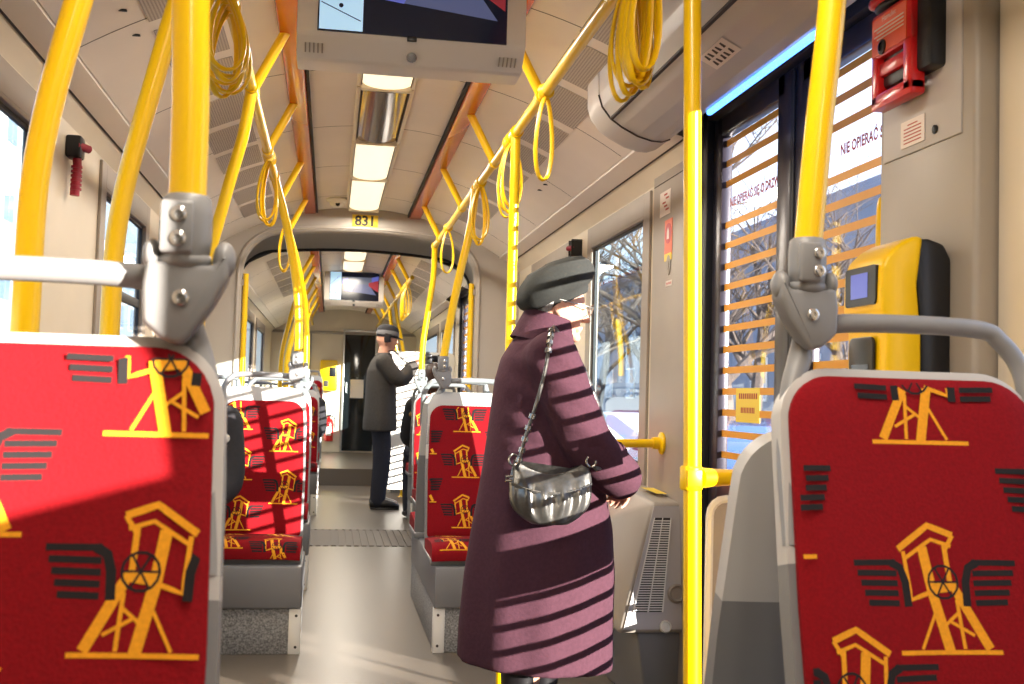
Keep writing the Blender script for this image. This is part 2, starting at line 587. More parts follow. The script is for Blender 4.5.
# windows -----------------------------------------------------------
def make_window(n, side, ya, yb, za, zb, label, mull=False):
    x = XL if side < 0 else XR
    s = side
    t = thing('window_%d' % n, (x, (ya + yb) / 2, za), label, 'window', kind='structure')
    fr = MB()       # grey moulded surround, a frame proud of the wall
    def ring(mb, o, i, xa, xb, mi=0):
        (a0, b0, c0, d0) = o; (a1, b1, c1, d1) = i
        for (lo, hi) in (((a0, c0), (a1, d0)), ((b1, c0), (b0, d0)), ((a1, c0), (b1, c1)), ((a1, d1), (b1, d0))):
            mb.box((min(xa, xb), lo[0], lo[1]), (max(xa, xb), hi[0], hi[1]), 0.002, 1, mi)
    ring(fr, (ya - 0.085, yb + 0.085, za - 0.07, zb + 0.095), (ya, yb, za, zb), x + 0.0, x - s * 0.012)
    ring(fr, (ya - 0.002, yb + 0.002, za - 0.002, zb + 0.002), (ya + 0.012, yb - 0.012, za + 0.012, zb - 0.012), x - s * 0.012, x + s * 0.022)
    fr.build('surround', 'wallgrey', t)
    g = MB()
    ring(g, (ya + 0.010, yb - 0.010, za + 0.010, zb - 0.010), (ya + 0.026, yb - 0.026, za + 0.026, zb - 0.026), x + s * 0.004, x + s * 0.020)
    if mull:
        g.box((min(x + s * 0.002, x + s * 0.022), ya + 0.02, zb - 0.40), (max(x + s * 0.002, x + s * 0.022), yb - 0.02, zb - 0.36), 0.003)
    g.build('gasket', 'gasket', t)
    p = MB()
    p.box((min(x + s * 0.010, x + s * 0.015), ya + 0.02, za + 0.02), (max(x + s * 0.010, x + s * 0.015), yb - 0.02, zb - 0.02))
    p.build('pane', 'glass', t)
    return t
wl = ['bright window at the left edge with the pale building outside',
      'second left window between the curved yellow poles', 'left window just before the passage ring',
      'first left window of the rear car', 'middle left window of the rear car', 'last left window of the rear car']
for i, (a, b) in enumerate(L_win):
    make_window(i + 1, -1, a, b, WZ0, WZ1, wl[i], mull=(i == 1))
wr = ['tall right window in front of the woman in the mauve coat', 'right window just before the passage ring',
      'right window of the rear car after its door', 'last right window of the rear car']
for i, (a, b) in enumerate(R_win):
    make_window(10 + i, 1, a, b, WZ0, WZ1, wr[i])

# passage ring (articulation) ---------------------------------------
def arch(hw, ztop, rad, n=10, zb=0.0):
    pts = [(XC + hw, zb)]
    for k in range(n + 1):
        a = radians(90 * k / n)
        pts.append((XC + hw - rad + rad * cos(a), ztop - rad + rad * sin(a)))
    # gently bowed top
    for k in range(1, 8):
        t = k / 8
        x = XC + (hw - rad) * (1 - 2 * t)
        pts.append((x, ztop + 0.035 * (1 - (1 - 2 * t) ** 2)))
    for k in range(n + 1):
        a = radians(90 + 90 * k / n)
        pts.append((XC - hw + rad + rad * cos(a), ztop - rad + rad * sin(a)))
    pts.append((XC - hw, zb))
    return pts
def sweep_arch(mb, rows, mi=0):
    """rows of (halfwidth, ztop, radius, y) joined to a surface"""
    L = [[Vector((x, y, z)) for (x, z) in arch(hw, zt, r)] for (hw, zt, r, y) in rows]
    n = len(L[0]); vs = [p for l in L for p in l]; fs = []
    for i in range(len(L) - 1):
        for j in range(n - 1):
            fs.append((i * n + j, i * n + j + 1, (i + 1) * n + j + 1, (i + 1) * n + j))
    mb.add(vs, fs, mi)
def portal(y, sgn, name, label, hw=0.80, zt=2.175, rd=0.27):
    """end wall of a car body with the arched opening; sgn: direction the face looks (-1 to the camera)"""
    mb = MB()
    inner = arch(hw, zt, rd)
    k = len(inner)
    outer = []
    for i, (x, z) in enumerate(inner):
        # push to the car's outline
        if i == 0 or i == k - 1:
            outer.append((XR + 0.02 if x > XC else XL - 0.02, 0.0)); continue
        ox = max(-1.10, min(1.10, (x - XC) * 1.42))
        if z < zt - rd + 0.02: ox = math.copysign(1.10, x - XC)
        oz = zceil(min(0.95, abs(ox))) + 0.03 if abs(ox) < 0.95 else 2.10 - (abs(ox) - 0.95) * 0.5
        if z < zt - rd + 0.02: oz = z
        outer.append((XC + ox, oz))
    vs = []; fs = []
    for (x, z) in inner: vs.append((x, y, z))
    for (x, z) in outer: vs.append((x, y, z))
    for i in range(k - 1): fs.append((i, i + 1, k + i + 1, k + i))
    mb.add(vs, fs, 0)
    # rounded inner lip
    sweep_arch(mb, [(hw, zt, rd, y), (hw - 0.010, zt - 0.010, rd - 0.005, y - sgn * 0.01), (hw - 0.015, zt - 0.015, rd - 0.01, y + 0.06 * (-sgn))], 0)
    # raised bead around the opening
    pts = [Vector((x, y - 0.002, z)) for (x, z) in arch(hw + 0.015, zt + 0.015, rd + 0.015)]
    mb.tube(pts, 0.012, 8, mi=0)
    o = mb.build(name, ['portal'], sharp=50)
    return tag(o, label, 'passage ring', kind='structure')
portal(Y1, -1, 'trim_4', 'rounded grey ring around the passage below the yellow number plate')
portal(Y2, 1, 'trim_5', 'far ring of the passage into the rear car', 0.975, 2.25, 0.32)
mb = MB()
rows = []
y = Y1 + 0.06
i = 0
while y < Y2 - 0.06:
    q = (y - Y1) / (Y2 - Y1)
    rows.append((0.785 + 0.175 * q + (0.03 if i % 2 else 0.0), 2.16 + 0.075 * q + (0.03 if i % 2 else 0.0), 0.26 + 0.05 * q, y))
    y += 0.045; i += 1
sweep_arch(mb, rows)
tag(mb.build('trim_6', 'bellows', sharp=60), 'ribbed grey bellows lining the passage between the cars', 'bellows', kind='structure')
mb = MB()
pts = [Vector((x, Y2 - 0.05, z)) for (x, z) in arch(0.955, 2.235, 0.31)]
mb.tube(pts, 0.02, 8)
tag(mb.build('trim_7', 'rubber'), 'black rubber seal at the far end of the bellows', 'seal', kind='structure')

# rear bulkhead with the dark cab door
mb = MB()
mb.box((XL, Y3, 0.0), (XR, Y3 + 0.06, 2.45), mi=0)
mb.box((XL, Y3 - 0.03, 1.98), (XR, Y3, 2.02), 0.005, mi=1)
mb.box((-0.32, Y3 - 0.012, 0.2), (-0.30, Y3, 1.98), mi=1)
tag(mb.build('wall_back', ['wall', 'wallgrey2']), 'pale bulkhead at the far end of the rear car', 'wall', kind='structure')
t = thing('door_2', (0.42, Y3, 0.2), 'dark glazed cab door in the far bulkhead behind the standing man', 'door', kind='structure')
mb = MB(); mb.box((0.17, Y3 - 0.03, 0.2), (0.20, Y3, 2.04), 0.004); mb.box((0.66, Y3 - 0.03, 0.2), (0.69, Y3, 2.04), 0.004); mb.box((0.17, Y3 - 0.03, 2.02), (0.69, Y3, 2.06), 0.004)
mb.build('frame', 'alu', t)
mb = MB(); mb.box((0.2, Y3 - 0.02, 0.22), (0.66, Y3 - 0.005, 2.02), 0.002); mb.build('leaf', 'cabblack', t)
mb = MB(); mb.box((0.30, Y3 - 0.024, 1.02), (0.50, Y3 - 0.02, 1.30)); mb.build('notice', 'paper', t)
mb = MB(); mb.tube([(0.24, Y3 - 0.03, 1.1), (0.24, Y3 - 0.06, 1.1), (0.24, Y3 - 0.06, 1.25), (0.24, Y3 - 0.03, 1.25)], 0.008, 8); mb.build('handle', 'alu', t)

# ------------------------------------------------------------------ doors
def make_door(n, ya, yb, label, full=True, ym=None):
    x = XR
    t = thing('door_%d' % n, (x, (ya + yb) / 2, 0), label, 'door', kind='structure')
    fr = MB()
    w = 0.055
    fr.box((x - 0.01, ya, 0.0), (x + 0.08, ya + w, 2.19), 0.006)
    fr.box((x - 0.01, yb - w, 0.0), (x + 0.08, yb, 2.19), 0.006)
    fr.box((x - 0.01, ya, 2.085), (x + 0.08, yb, 2.19), 0.006)
    fr.build('frame', 'gasket', t)
    ym = ym or (ya + yb) / 2
    for (a, b, k) in ((ym + 0.003, yb - w - 0.004, 1), (ya + w + 0.004, ym - 0.003, 0)):
        lf = MB()
        s = 0.065
        sa, sb = (0.115, 0.085) if k else (0.085, 0.115)
        lf.box((x + 0.012, a, 0.02), (x + 0.052, a + sa, 2.08), 0.008)
        lf.box((x + 0.012, b - sb, 0.02), (x + 0.052, b, 2.08), 0.008)
        lf.box((x + 0.012, a + s - 0.01, 2.01), (x + 0.052, b - s + 0.01, 2.08), 0.008)
        lf.box((x + 0.012, a + s - 0.01, 0.02), (x + 0.052, b - s + 0.01, 0.22), 0.008)
        leaf = lf.build('leaf', 'doorframe', t)
        g = MB()
        g.box((x + 0.030, a + s - 0.01, 0.20), (x + 0.036, b - s + 0.01, 2.02))
        g.build('pane', 'doorglass', leaf)
        st = MB()     # horizontal orange film stripes and the printed notice on the glass
        z = 1.985
        q = 0
        while z > 0.30:
            if not (q in (3,) and full):
                st.box((x + 0.0285, a + s, z - 0.011), (x + 0.0296, b - s, z + 0.011), mi=0)
            z -= 0.0705; q += 1
        if full:
            put_text(st, 'NIE OPIERAĆ SIĘ O DRZWI', 0.040, (x + 0.0285, (a + b) / 2, 1.985 - 0.0705 * 3), (0, -1, 0), (0, 0, 1), 1, sxc=0.86, bold=0.0014)
            c = (a + b) / 2 + 0.02
            st.box((x + 0.0275, c - 0.10, 1.04), (x + 0.0284, c + 0.10, 1.15), mi=2)
            for i, wd in enumerate((0.16, 0.12)):
                for j in range(9):
                    yy = c - wd / 2 + wd * j / 9
                    st.box((x + 0.0272, yy, 1.115 - 0.045 * i), (x + 0.0276, yy + wd / 14, 1.133 - 0.045 * i), mi=1)
        bar = MB(); bar.box((x + 0.014, a + s - 0.01, 0.735), (x + 0.050, b - s + 0.01, 0.845), 0.006); bar.build('cross_bar', 'doorframe', leaf)
        st.build('film_stripes', ['strip', 'inkred', 'plateyel'], leaf)
        rb = MB()
        rb.box((x + 0.008, (b - 0.012) if k == 0 else a - 0.003, 0.02), (x + 0.056, (b + 0.003) if k == 0 else a + 0.012, 2.07), 0.003)
        rb.build('edge_seal', 'rubber', leaf)
    return t
make_door(1, 1.96, 3.70, 'black framed double door with orange striped glass beside the ticket validator', ym=2.97)
make_door(3, 9.70, 11.10, 'striped glass double door of the rear car beside the standing man', full=False)

# door engine cover with its light strip
t = thing('door_cover', (1.05, 2.6, 1.98), 'bulging grey cover above the striped door with a blue light strip', 'cover', kind='thing')
prof = [(0.86, 2.208), (0.862, 2.13), (0.875, 2.09), (0.905, 2.052), (0.945, 2.025), (1.0, 1.998), (1.05, 1.985), (1.085, 1.984), (1.115, 1.995), (1.16, 2.08), (1.268, 2.185), (1.268, 2.196), (1.15, 2.10), (1.10, 2.086), (1.0, 2.142), (0.93, 2.178)]
mb = MB()
mb.prism(prof, 'y', 1.55, 3.58, 0, 0.003)
mb.build('main_shell', 'cover', t, sharp=40)
mb = MB()
def scaled(k):
    cx_, cz_ = 1.15, 2.14
    return [((p[0] - cx_) * k + cx_, (p[1] - cz_) * k + cz_) for p in prof]
rings = []
for (yy, k) in ((3.588, 1.0), (3.74, 1.0), (3.77, 0.985), (3.79, 0.95), (3.80, 0.90)):
    rings.append([Vector((p[0], yy, p[1])) for p in scaled(k)])
mb.loft(rings, True)
mb.build('end_cap', 'cover', t, sharp=50)
mb = MB()
mb.box((0.90, 1.55, 2.046), (0.912, 3.575, 2.054), 0.001)
mb.tube([(p[0] - 0.0005, 3.584, p[1] - 0.0005) for p in prof[1:9]], 0.0035, 6)
mb.build('joint', 'seam', t)
mb = MB()
mb.box((1.108, 2.42, 1.980), (1.126, 3.20, 2.000), 0.006)
mb.build('light_strip', 'blueled', t)
mb = MB()
rt_ = Matrix.Rotation(0, 3, 'X')
def cov(yy, s_):  # point on the cover's sloping underside, s_ across
    a = Vector((0.945, yy, 2.025)); b = Vector((1.0, yy, 1.998))
    return a + (b - a) * s_ + Vector((-0.44, 0, -0.90)) * 0.0022
a, b, c, d = cov(2.80, 0.02), cov(2.62, 0.02), cov(2.62, 0.98), cov(2.80, 0.98)
mb.quad(a, b, c, d, 0)
ux = (b - a).normalized(); uz = (a - d).normalized()
nn = Vector((-0.36, 0, -0.93)) * 0.001
cc_ = (a + b + c + d) / 4 + nn
for row in (0.014, -0.012):
    for k_ in range(5):
        o_ = cc_ + uz * row + ux * (0.028 * (k_ - 2))
        mb.quad(o_ - ux * 0.008 - uz * 0.009, o_ + ux * 0.008 - uz * 0.009, o_ + ux * (0.008 - 0.006 * (k_ % 2)) + uz * 0.009, o_ - ux * (0.008 - 0.006 * ((k_ + 1) % 2)) + uz * 0.009, 1)
mb.build('notice', ['paper', 'ink'], t)

# grey pillar with emergency handle ------------------------------------
t = thing('trim_8', (1.24, 2.1, 0), 'grey pillar carrying the red emergency handle and the ticket validator', 'pillar', kind='structure')
mb = MB()
mb.box((1.20, 1.91, 0.0), (1.268, 2.285, 2.10), 0.012, 3)
mb.build('post', 'wallgrey2', t)
mb = MB()
mb.box((1.196, 1.955, 1.64), (1.203, 2.262, 2.10), 0.003)
mb.build('hatch', 'cover', t)
mb = MB()
mb.box((1.1935, 2.085, 1.655), (1.1955, 2.18, 1.712), mi=0)
for i in range(6):
    wd = 0.07 if i else 0.04
    mb.box((1.193, 2.132 - wd / 2, 1.7 - i * 0.0075), (1.1936, 2.132 + wd / 2, 1.7025 - i * 0.0075), mi=1)
mb.build('notice', ['paper', 'inkred'], t)
mb = MB(); mb.lathe([(0.009, 0), (0.009, 0.004), (0.005, 0.006)], Matrix.Translation((1.196, 2.045, 1.668)) @ Matrix.Rotation(-pi / 2, 4, 'Y'), 14)
mb.build('lock', 'black', t)

t = thing('emergency_brake_box', (1.17, 2.15, 1.75), 'red emergency handle box on the grey pillar above the ticket validator', 'emergency brake')
mb = MB()
mb.box((1.150, 2.035, 1.79), (1.197, 2.26, 2.10), 0.008)
mb.build('black_housing', 'black', t)
mb = MB()     # red box with an open grip at the bottom
mb.box((1.135, 2.085, 1.855), (1.170, 2.252, 1.955), 0.006)
mb.box((1.135, 2.085, 1.752), (1.170, 2.118, 1.87), 0.006)
mb.box((1.135, 2.222, 1.752), (1.170, 2.252, 1.87), 0.006)
mb.box((1.135, 2.085, 1.745), (1.170, 2.252, 1.778), 0.006)
mb.box((1.140, 2.10, 1.815), (1.165, 2.24, 1.845), 0.005)
mb.build('grip', 'redp', t)
mb = MB()
mb.box((1.1335, 2.10, 1.862), (1.1352, 2.245, 1.945), mi=0)
put_text(mb, 'Hamulec', 0.017, (1.133, 2.172, 1.935), (0, -1, 0), (0, 0, 1), 1)
for i in range(4):
    mb.box((1.1328, 2.11, 1.918 - i * 0.008), (1.1333, 2.235 - 0.012 * (i % 2), 1.921 - i * 0.008), mi=1)
mb.build('label', ['oranglab', 'paper'], t)
mb = MB(); mb.lathe([(0.016, 0), (0.016, 0.004), (0.010, 0.006), (0.010, 0.002)], Matrix.Translation((1.135, 2.20, 1.875)) @ Matrix.Rotation(-pi / 2, 4, 'Y'), 18)
mb.build('lock', 'black', t)
mb = MB()
mb.ell((1.150, 2.215, 2.005), (0.022, 0.045, 0.020)); mb.ell((1.150, 2.205, 1.968), (0.020, 0.05, 0.012))
mb.build('knob', 'black', t)
mb = MB(); mb.ell((1.142, 2.235, 1.985), (0.016, 0.035, 0.016)); mb.box((1.135, 2.12, 1.975), (1.16, 2.20, 2.03), 0.008)
mb.build('lever', 'redp', t)
for o in [t] :
    o.location = Vector(o.location) + Vector((0.012, -0.025, 0.0))

# ticket validator -------------------------------------------------------
t = thing('ticket_validator', (1.12, 2.07, 0.93), 'yellow and black ticket validator on the grey pillar beside the near right seat', 'ticket validator')
ya, yb = 1.985, 2.15
side = [(1.198, 0.93), (1.198, 1.405), (1.180, 1.43), (1.16, 1.44)]
mb = MB()
mb.prism([(1.20, 0.93), (1.20, 1.395), (1.185, 1.425), (1.15, 1.436), (1.13, 1.432), (1.125, 1.36), (1.135, 1.25), (1.135, 0.93)], 'y', ya + 0.004, yb - 0.004, 0, 0.008)
mb.build('back_case', 'black', t)
mb = MB()
mb.prism([(1.138, 0.93), (1.136, 1.24), (1.126, 1.34), (1.138, 1.437), (1.118, 1.438), (1.085, 1.42), (1.062, 1.397), (1.052, 1.375), (1.050, 1.30), (1.060, 1.255), (1.062, 1.235), (1.055, 0.95), (1.06, 0.93)], 'y', ya, yb, 0, 0.008)
yel = mb.build('front_case', 'yellow2', t, sharp=50)
mb = MB()
def vf(yy, z):    # front face of the case
    return Vector((1.0475 + (0.0025 if z < 1.3 else 0.0), yy, z))
mb.prism([(p[0], p[1]) for p in rrect(0.128, 0.078, 0.008, 3, 2.067, 1.342)], 'x', 1.0465, 1.055, 0)
sc_ = mb.build('screen_bezel', 'black', t)
mb = MB(); mb.box((1.0455, 2.035, 1.318), (1.0463, 2.105, 1.368)); mb.build('screen', 'dispblue', sc_)
mb = MB()
for i in range(3):
    mb.lathe([(0.004, 0), (0.004, 0.004)], Matrix.Translation((1.056, 2.02 + 0.022 * i, 1.272)) @ Matrix.Rotation(-pi / 2, 4, 'Y'), 10)
mb.build('status_lamp', 'signred', t)
mb = MB()
mb.prism(rrect(0.10, 0.20, 0.015, 4, 2.07, 1.14), 'x', 1.050, 1.058, 0, 0.002)
cr_ = mb.build('card_reader', 'black', t)
mb = MB()
mb.box((1.0488, 2.035, 1.16), (1.0498, 2.105, 1.185), mi=1)
mb.box((1.0488, 2.03, 1.06), (1.0498, 2.11, 1.14), mi=0)
mb.box((1.0482, 2.055, 1.085), (1.0488, 2.085, 1.12), mi=2)
mb.build('card_symbol', ['plateyel', 'display', 'ink'], cr_)

# far pillar between door and tall window ------------------------------
t = thing('trim_9', (1.27, 3.98, 0), 'grey pillar between the striped door and the tall window', 'pillar', kind='structure')
mb = MB()
mb.box((1.262, 3.705, 0.0), (1.30, 4.26, 2.075), 0.004)
mb.build('post', 'wallgrey', t)
mb = MB(); mb.box((1.2605, 3.72, 1.955), (1.2625, 4.25, 1.958)); mb.build('seam', 'seam', t)
def decal(name, parts, label, cat, mats):
    mb = MB()
    parts(mb)
    return tag(mb.build(name, mats), label, cat)
X_ = 1.2615
def st1(mb):
    mb.box((X_ - 0.0015, 4.03, 1.822), (X_, 4.165, 1.918), mi=0)
    for i in range(5): mb.box((X_ - 0.002, 4.05 + 0.02 * (i % 3), 1.84 + 0.015 * i), (X_ - 0.0015, 4.09 + 0.02 * (i % 3), 1.847 + 0.015 * i), mi=1)
decal('sticker', st1, 'pale pink notice sticker high on the grey pillar left of the striped door', 'sticker', ['paper', 'inkred'])
def st2(mb):
    mb.box((X_ - 0.0015, 4.00, 1.66), (X_, 4.095, 1.80), mi=0)
    mb.lathe([(0.040, 0), (0.040, 0.001)], Matrix.Translation((X_ - 0.0016, 4.048, 1.745)) @ Matrix.Rotation(-pi / 2, 4, 'Y'), 24, 1)
    mb.add([Vector((X_ - 0.0032, 4.048 + a, 1.745 + b)) for a, b in ((0.014, -0.022), (-0.014, -0.022), (-0.014, 0.006), (0.0, 0.024), (0.014, 0.006))], [(0, 1, 2, 3, 4)], 2)
    mb.box((X_ - 0.002, 4.003, 1.64), (X_ - 0.0004, 4.092, 1.668), mi=3)
decal('warning_sign', st2, 'red round warning sign with yellow strip on the grey pillar', 'sign', ['oranglab', 'signred', 'paper', 'plateyel'])
def st3(mb):
    mb.box((X_ - 0.0015, 3.99, 1.54), (X_, 4.07, 1.562), mi=0)
    for i in range(5): mb.box((X_ - 0.002, 4.0 + i * 0.013, 1.547), (X_ - 0.0015, 4.008 + i * 0.013, 1.555), mi=1)
decal('sticker', st3, 'small white label on the grey pillar below the round lock', 'sticker', ['paper', 'inkred'])
mb = MB(); mb.lathe([(0.026, 0), (0.026, 0.003), (0.012, 0.004), (0.012, 0.006)], Matrix.Translation((1.262, 4.04, 1.622)) @ Matrix.Rotation(-pi / 2, 4, 'Y') @ Matrix.Diagonal((1.5, 1, 1, 1)), 18)
tag(mb.build('pillar_lock', 'wallgrey2'), 'oval hatch lock on the grey pillar between sign and label', 'lock')

# ------------------------------------------------------------------ ceiling fittings
# orange rails
def orange_rail(off, ya, yb, label):
    mb = MB()
    x = XC + off
    z = zceil(off)
    s = 1 if off > 0 else -1
    mb.prism([(x - 0.040, z + 0.02), (x - 0.040, z - 0.012), (x - 0.034, z - 0.022), (x + 0.034, z - 0.022), (x + 0.040, z - 0.012), (x + 0.040, z + 0.02)], 'y', ya, yb, 0, 0.003)
    mb.box((x - s * 0.046 - 0.005, ya, z - 0.014), (x - s * 0.046 + 0.005, yb, z + 0.02), mi=1)
    return tag(mb.build('ceiling_rail', ['orange', 'rubber']), label, 'ceiling rail')
orange_rail(-0.355, Y0 + 0.05, Y1 - 0.02, 'glossy orange ceiling rail left of the lamps in the front car')
orange_rail(0.355, Y0 + 0.05, Y1 - 0.02, 'glossy orange ceiling rail right of the lamps in the front car')
orange_rail(-0.355, Y2 + 0.02, Y3 - 0.05, 'orange ceiling rail on the left in the rear car')
orange_rail(0.355, Y2 + 0.02, Y3 - 0.05, 'orange ceiling rail on the right in the rear car')

# lamps
def lamp(ya, yb, label, lit=True):
    t = thing('ceiling_lamp' if lit else 'ceiling_panel', (XC, (ya + yb) / 2, ZC - 0.03), label, 'ceiling lamp' if lit else 'ceiling panel', 'ceiling lamps' if lit else None)
    mb = MB()
    n = 12
    prof = [(XC + 0.098 * (2 * i / n - 1), ZC - 0.008 - 0.032 * sqrt(max(0, 1 - (2 * i / n - 1) ** 2 * 0.9))) for i in range(n + 1)]
    prof += [(XC + 0.098, ZC + 0.004), (XC - 0.098, ZC + 0.004)]
    mb.prism(prof, 'y', ya + 0.01, yb - 0.01, 0)
    mb.build('diffuser' if lit else 'cover', 'lamp' if lit else 'mirror', t)
    mb = MB()
    for s in (-1, 1):
        mb.box((XC + s * 0.108 - 0.009, ya, ZC - 0.026), (XC + s * 0.108 + 0.009, yb, ZC + 0.004), 0.003, mi=0)
        mb.box((XC + s * 0.0985 - 0.0016, ya + 0.02, ZC - 0.027), (XC + s * 0.0985 + 0.0016, yb - 0.02, ZC - 0.02), mi=1)
    mb.box((XC - 0.10, yb - 0.030, ZC - 0.044), (XC + 0.10, yb, ZC + 0.004), 0.003)
    mb.build('frame', ['lampframe', 'ink'], t)
    if lit:
        l = bpy.data.lights.new('lamp_light', 'AREA')
        l.shape = 'RECTANGLE'; l.size = 0.18; l.size_y = yb - ya - 0.04
        l.energy = 17.0 * (yb - ya) / 0.9
        l.color = (1.0, 0.90, 0.76)
        o = bpy.data.objects.new('lamp_light', l)
        COL.objects.link(o)
        o.parent = t
        o.location = (0, 0, -0.03)
    return t
lamp(-1.6, -0.7, 'ceiling lamp behind the camera')
lamp(0.3, 1.5, 'ceiling lamp above the nearest seats')
lamp(3.15, 4.42, 'lit ceiling lamp partly hidden by the near display screen')
lamp(4.44, 5.40, 'polished panel between the lit ceiling lamps reflecting yellow poles', lit=False)
lamp(5.42, 6.34, 'lit ceiling lamp just beyond the polished panel')
lamp(6.36, 7.42, 'lit ceiling lamp right above the yellow number plate')
lamp(9.5, 10.3, 'first lit ceiling lamp of the rear car')
lamp(10.34, 11.2, 'lit ceiling lamp of the rear car in front of its display')
lamp(12.6, 14.2, 'ceiling lamp of the rear car behind its display')

# perforated vent panels following the vault
M['perf'] = perforated('perforated_sheet', (190, 180, 171), (128, 118, 112))
def vent(sgn, ya, yb, label):
    mb = MB()
    n = 5
    vs = []; fs = []
    for i in range(n + 1):
        o = 0.56 + 0.19 * i / n
        z = zceil(o) - 0.003
        vs += [(XC + sgn * o, ya, z), (XC + sgn * o, yb, z)]
    k = len(vs)
    vs += [(p[0], p[1], p[2] + 0.006) for p in vs]
    for i in range(n):
        fs.append((2 * i, 2 * i + 1, 2 * i + 3, 2 * i + 2))
        fs.append((k + 2 * i, k + 2 * i + 2, k + 2 * i + 3, k + 2 * i + 1))
    fs += [(0, 1, k + 1, k), (2 * n, 2 * n + 1, k + 2 * n + 1, k + 2 * n)]
    for i in range(n):
        fs += [(2 * i, 2 * i + 2, k + 2 * i + 2, k + 2 * i), (2 * i + 1, 2 * i + 3, k + 2 * i + 3, k + 2 * i + 1)]
    mb.add(vs, fs)
    return tag(mb.build('air_vent', 'perf'), label, 'air vent', 'perforated air vents in the ceiling')
ordn = ['first', 'second', 'third', 'fourth', 'fifth', 'sixth', 'seventh', 'eighth', 'ninth', 'tenth', 'eleventh', 'twelfth']
yv = [2.05 + 0.465 * i for i in range(12)]
for i, y in enumerate(yv):
    if y + 0.38 > 7.5: break
    vent(-1, y, y + 0.38, 'perforated ceiling vent left of the lamps, %s from the camera' % ordn[i])
    vent(1, y, y + 0.38, 'perforated ceiling vent right of the lamps, %s from the camera' % ordn[i])
for i in range(6):
    y = 9.5 + 0.6 * i
    vent(-1, y, y + 0.5, 'left ceiling vent of the rear car, %s from the passage' % ordn[i])
    vent(1, y, y + 0.5, 'right ceiling vent of the rear car, %s from the passage' % ordn[i])
# small dark ceiling latches
def latch(off, y, label):
    mb = MB()
    x = XC + off; z = zceil(off)
    mb.box((x - 0.016, y - 0.006, z - 0.004), (x + 0.016, y + 0.006, z + 0.002), 0.002)
    tag(mb.build('panel_latch', 'black'), label, 'latch', 'panel latches')
latch(-0.80, 3.20, 'small black latch in front of the nearest left ceiling seam'); latch(-0.80, 3.42, 'small black latch behind the nearest left ceiling seam')
latch(-0.80, 4.34, 'small black latch by the second left ceiling seam')
latch(0.83, 5.25, 'small black latch in the right ceiling above the woman'); latch(0.83, 5.40, 'second small black latch in the right ceiling above the woman')
latch(0.80, 2.65, 'small black latch beside the bunched yellow straps'); latch(0.80, 3.35, 'small black latch left of the grey door cover')

# number plate 831
mb = MB()
cx_, cz_ = 0.196, 2.272
mb.box((cx_ - 0.088, Y1 - 0.006, cz_ - 0.045), (cx_ + 0.088, Y1 - 0.001, cz_ + 0.045), 0.004, mi=0)
put_text(mb, '831', 0.094, (cx_, Y1 - 0.0068, cz_), (1, 0, 0), (0, 0, 1), 1, sxc=1.0, bold=0.0032)
tag(mb.build('number_plate', ['plateyel', 'ink']), 'yellow number plate 831 on the grey passage ring', 'number plate')

# dome camera
def dome(x, y, z, label):
    t = thing('dome_camera', (x, y, z - 0.05), label, 'camera', 'dome cameras')
    mb = MB()
    mb.lathe([(0.066, 0.05), (0.070, 0.035), (0.060, 0.020)], n=20); mb.build('base', 'white', t, local=True)
    mb = MB(); mb.ell((0, 0, 0.026), (0.050, 0.050, 0.040)); mb.build('dome', 'white', t, local=True)
    mb = MB(); mb.lathe([(0.014, 0), (0.014, 0.008)], Matrix.Translation((0.006, -0.040, 0.002)) @ Matrix.Rotation(radians(65), 4, 'X'), 14); mb.build('lens', 'black', t, local=True)
    return t
dome(0.0, 7.15, zceil(-0.16), 'small white dome camera on the ceiling left of the number plate')

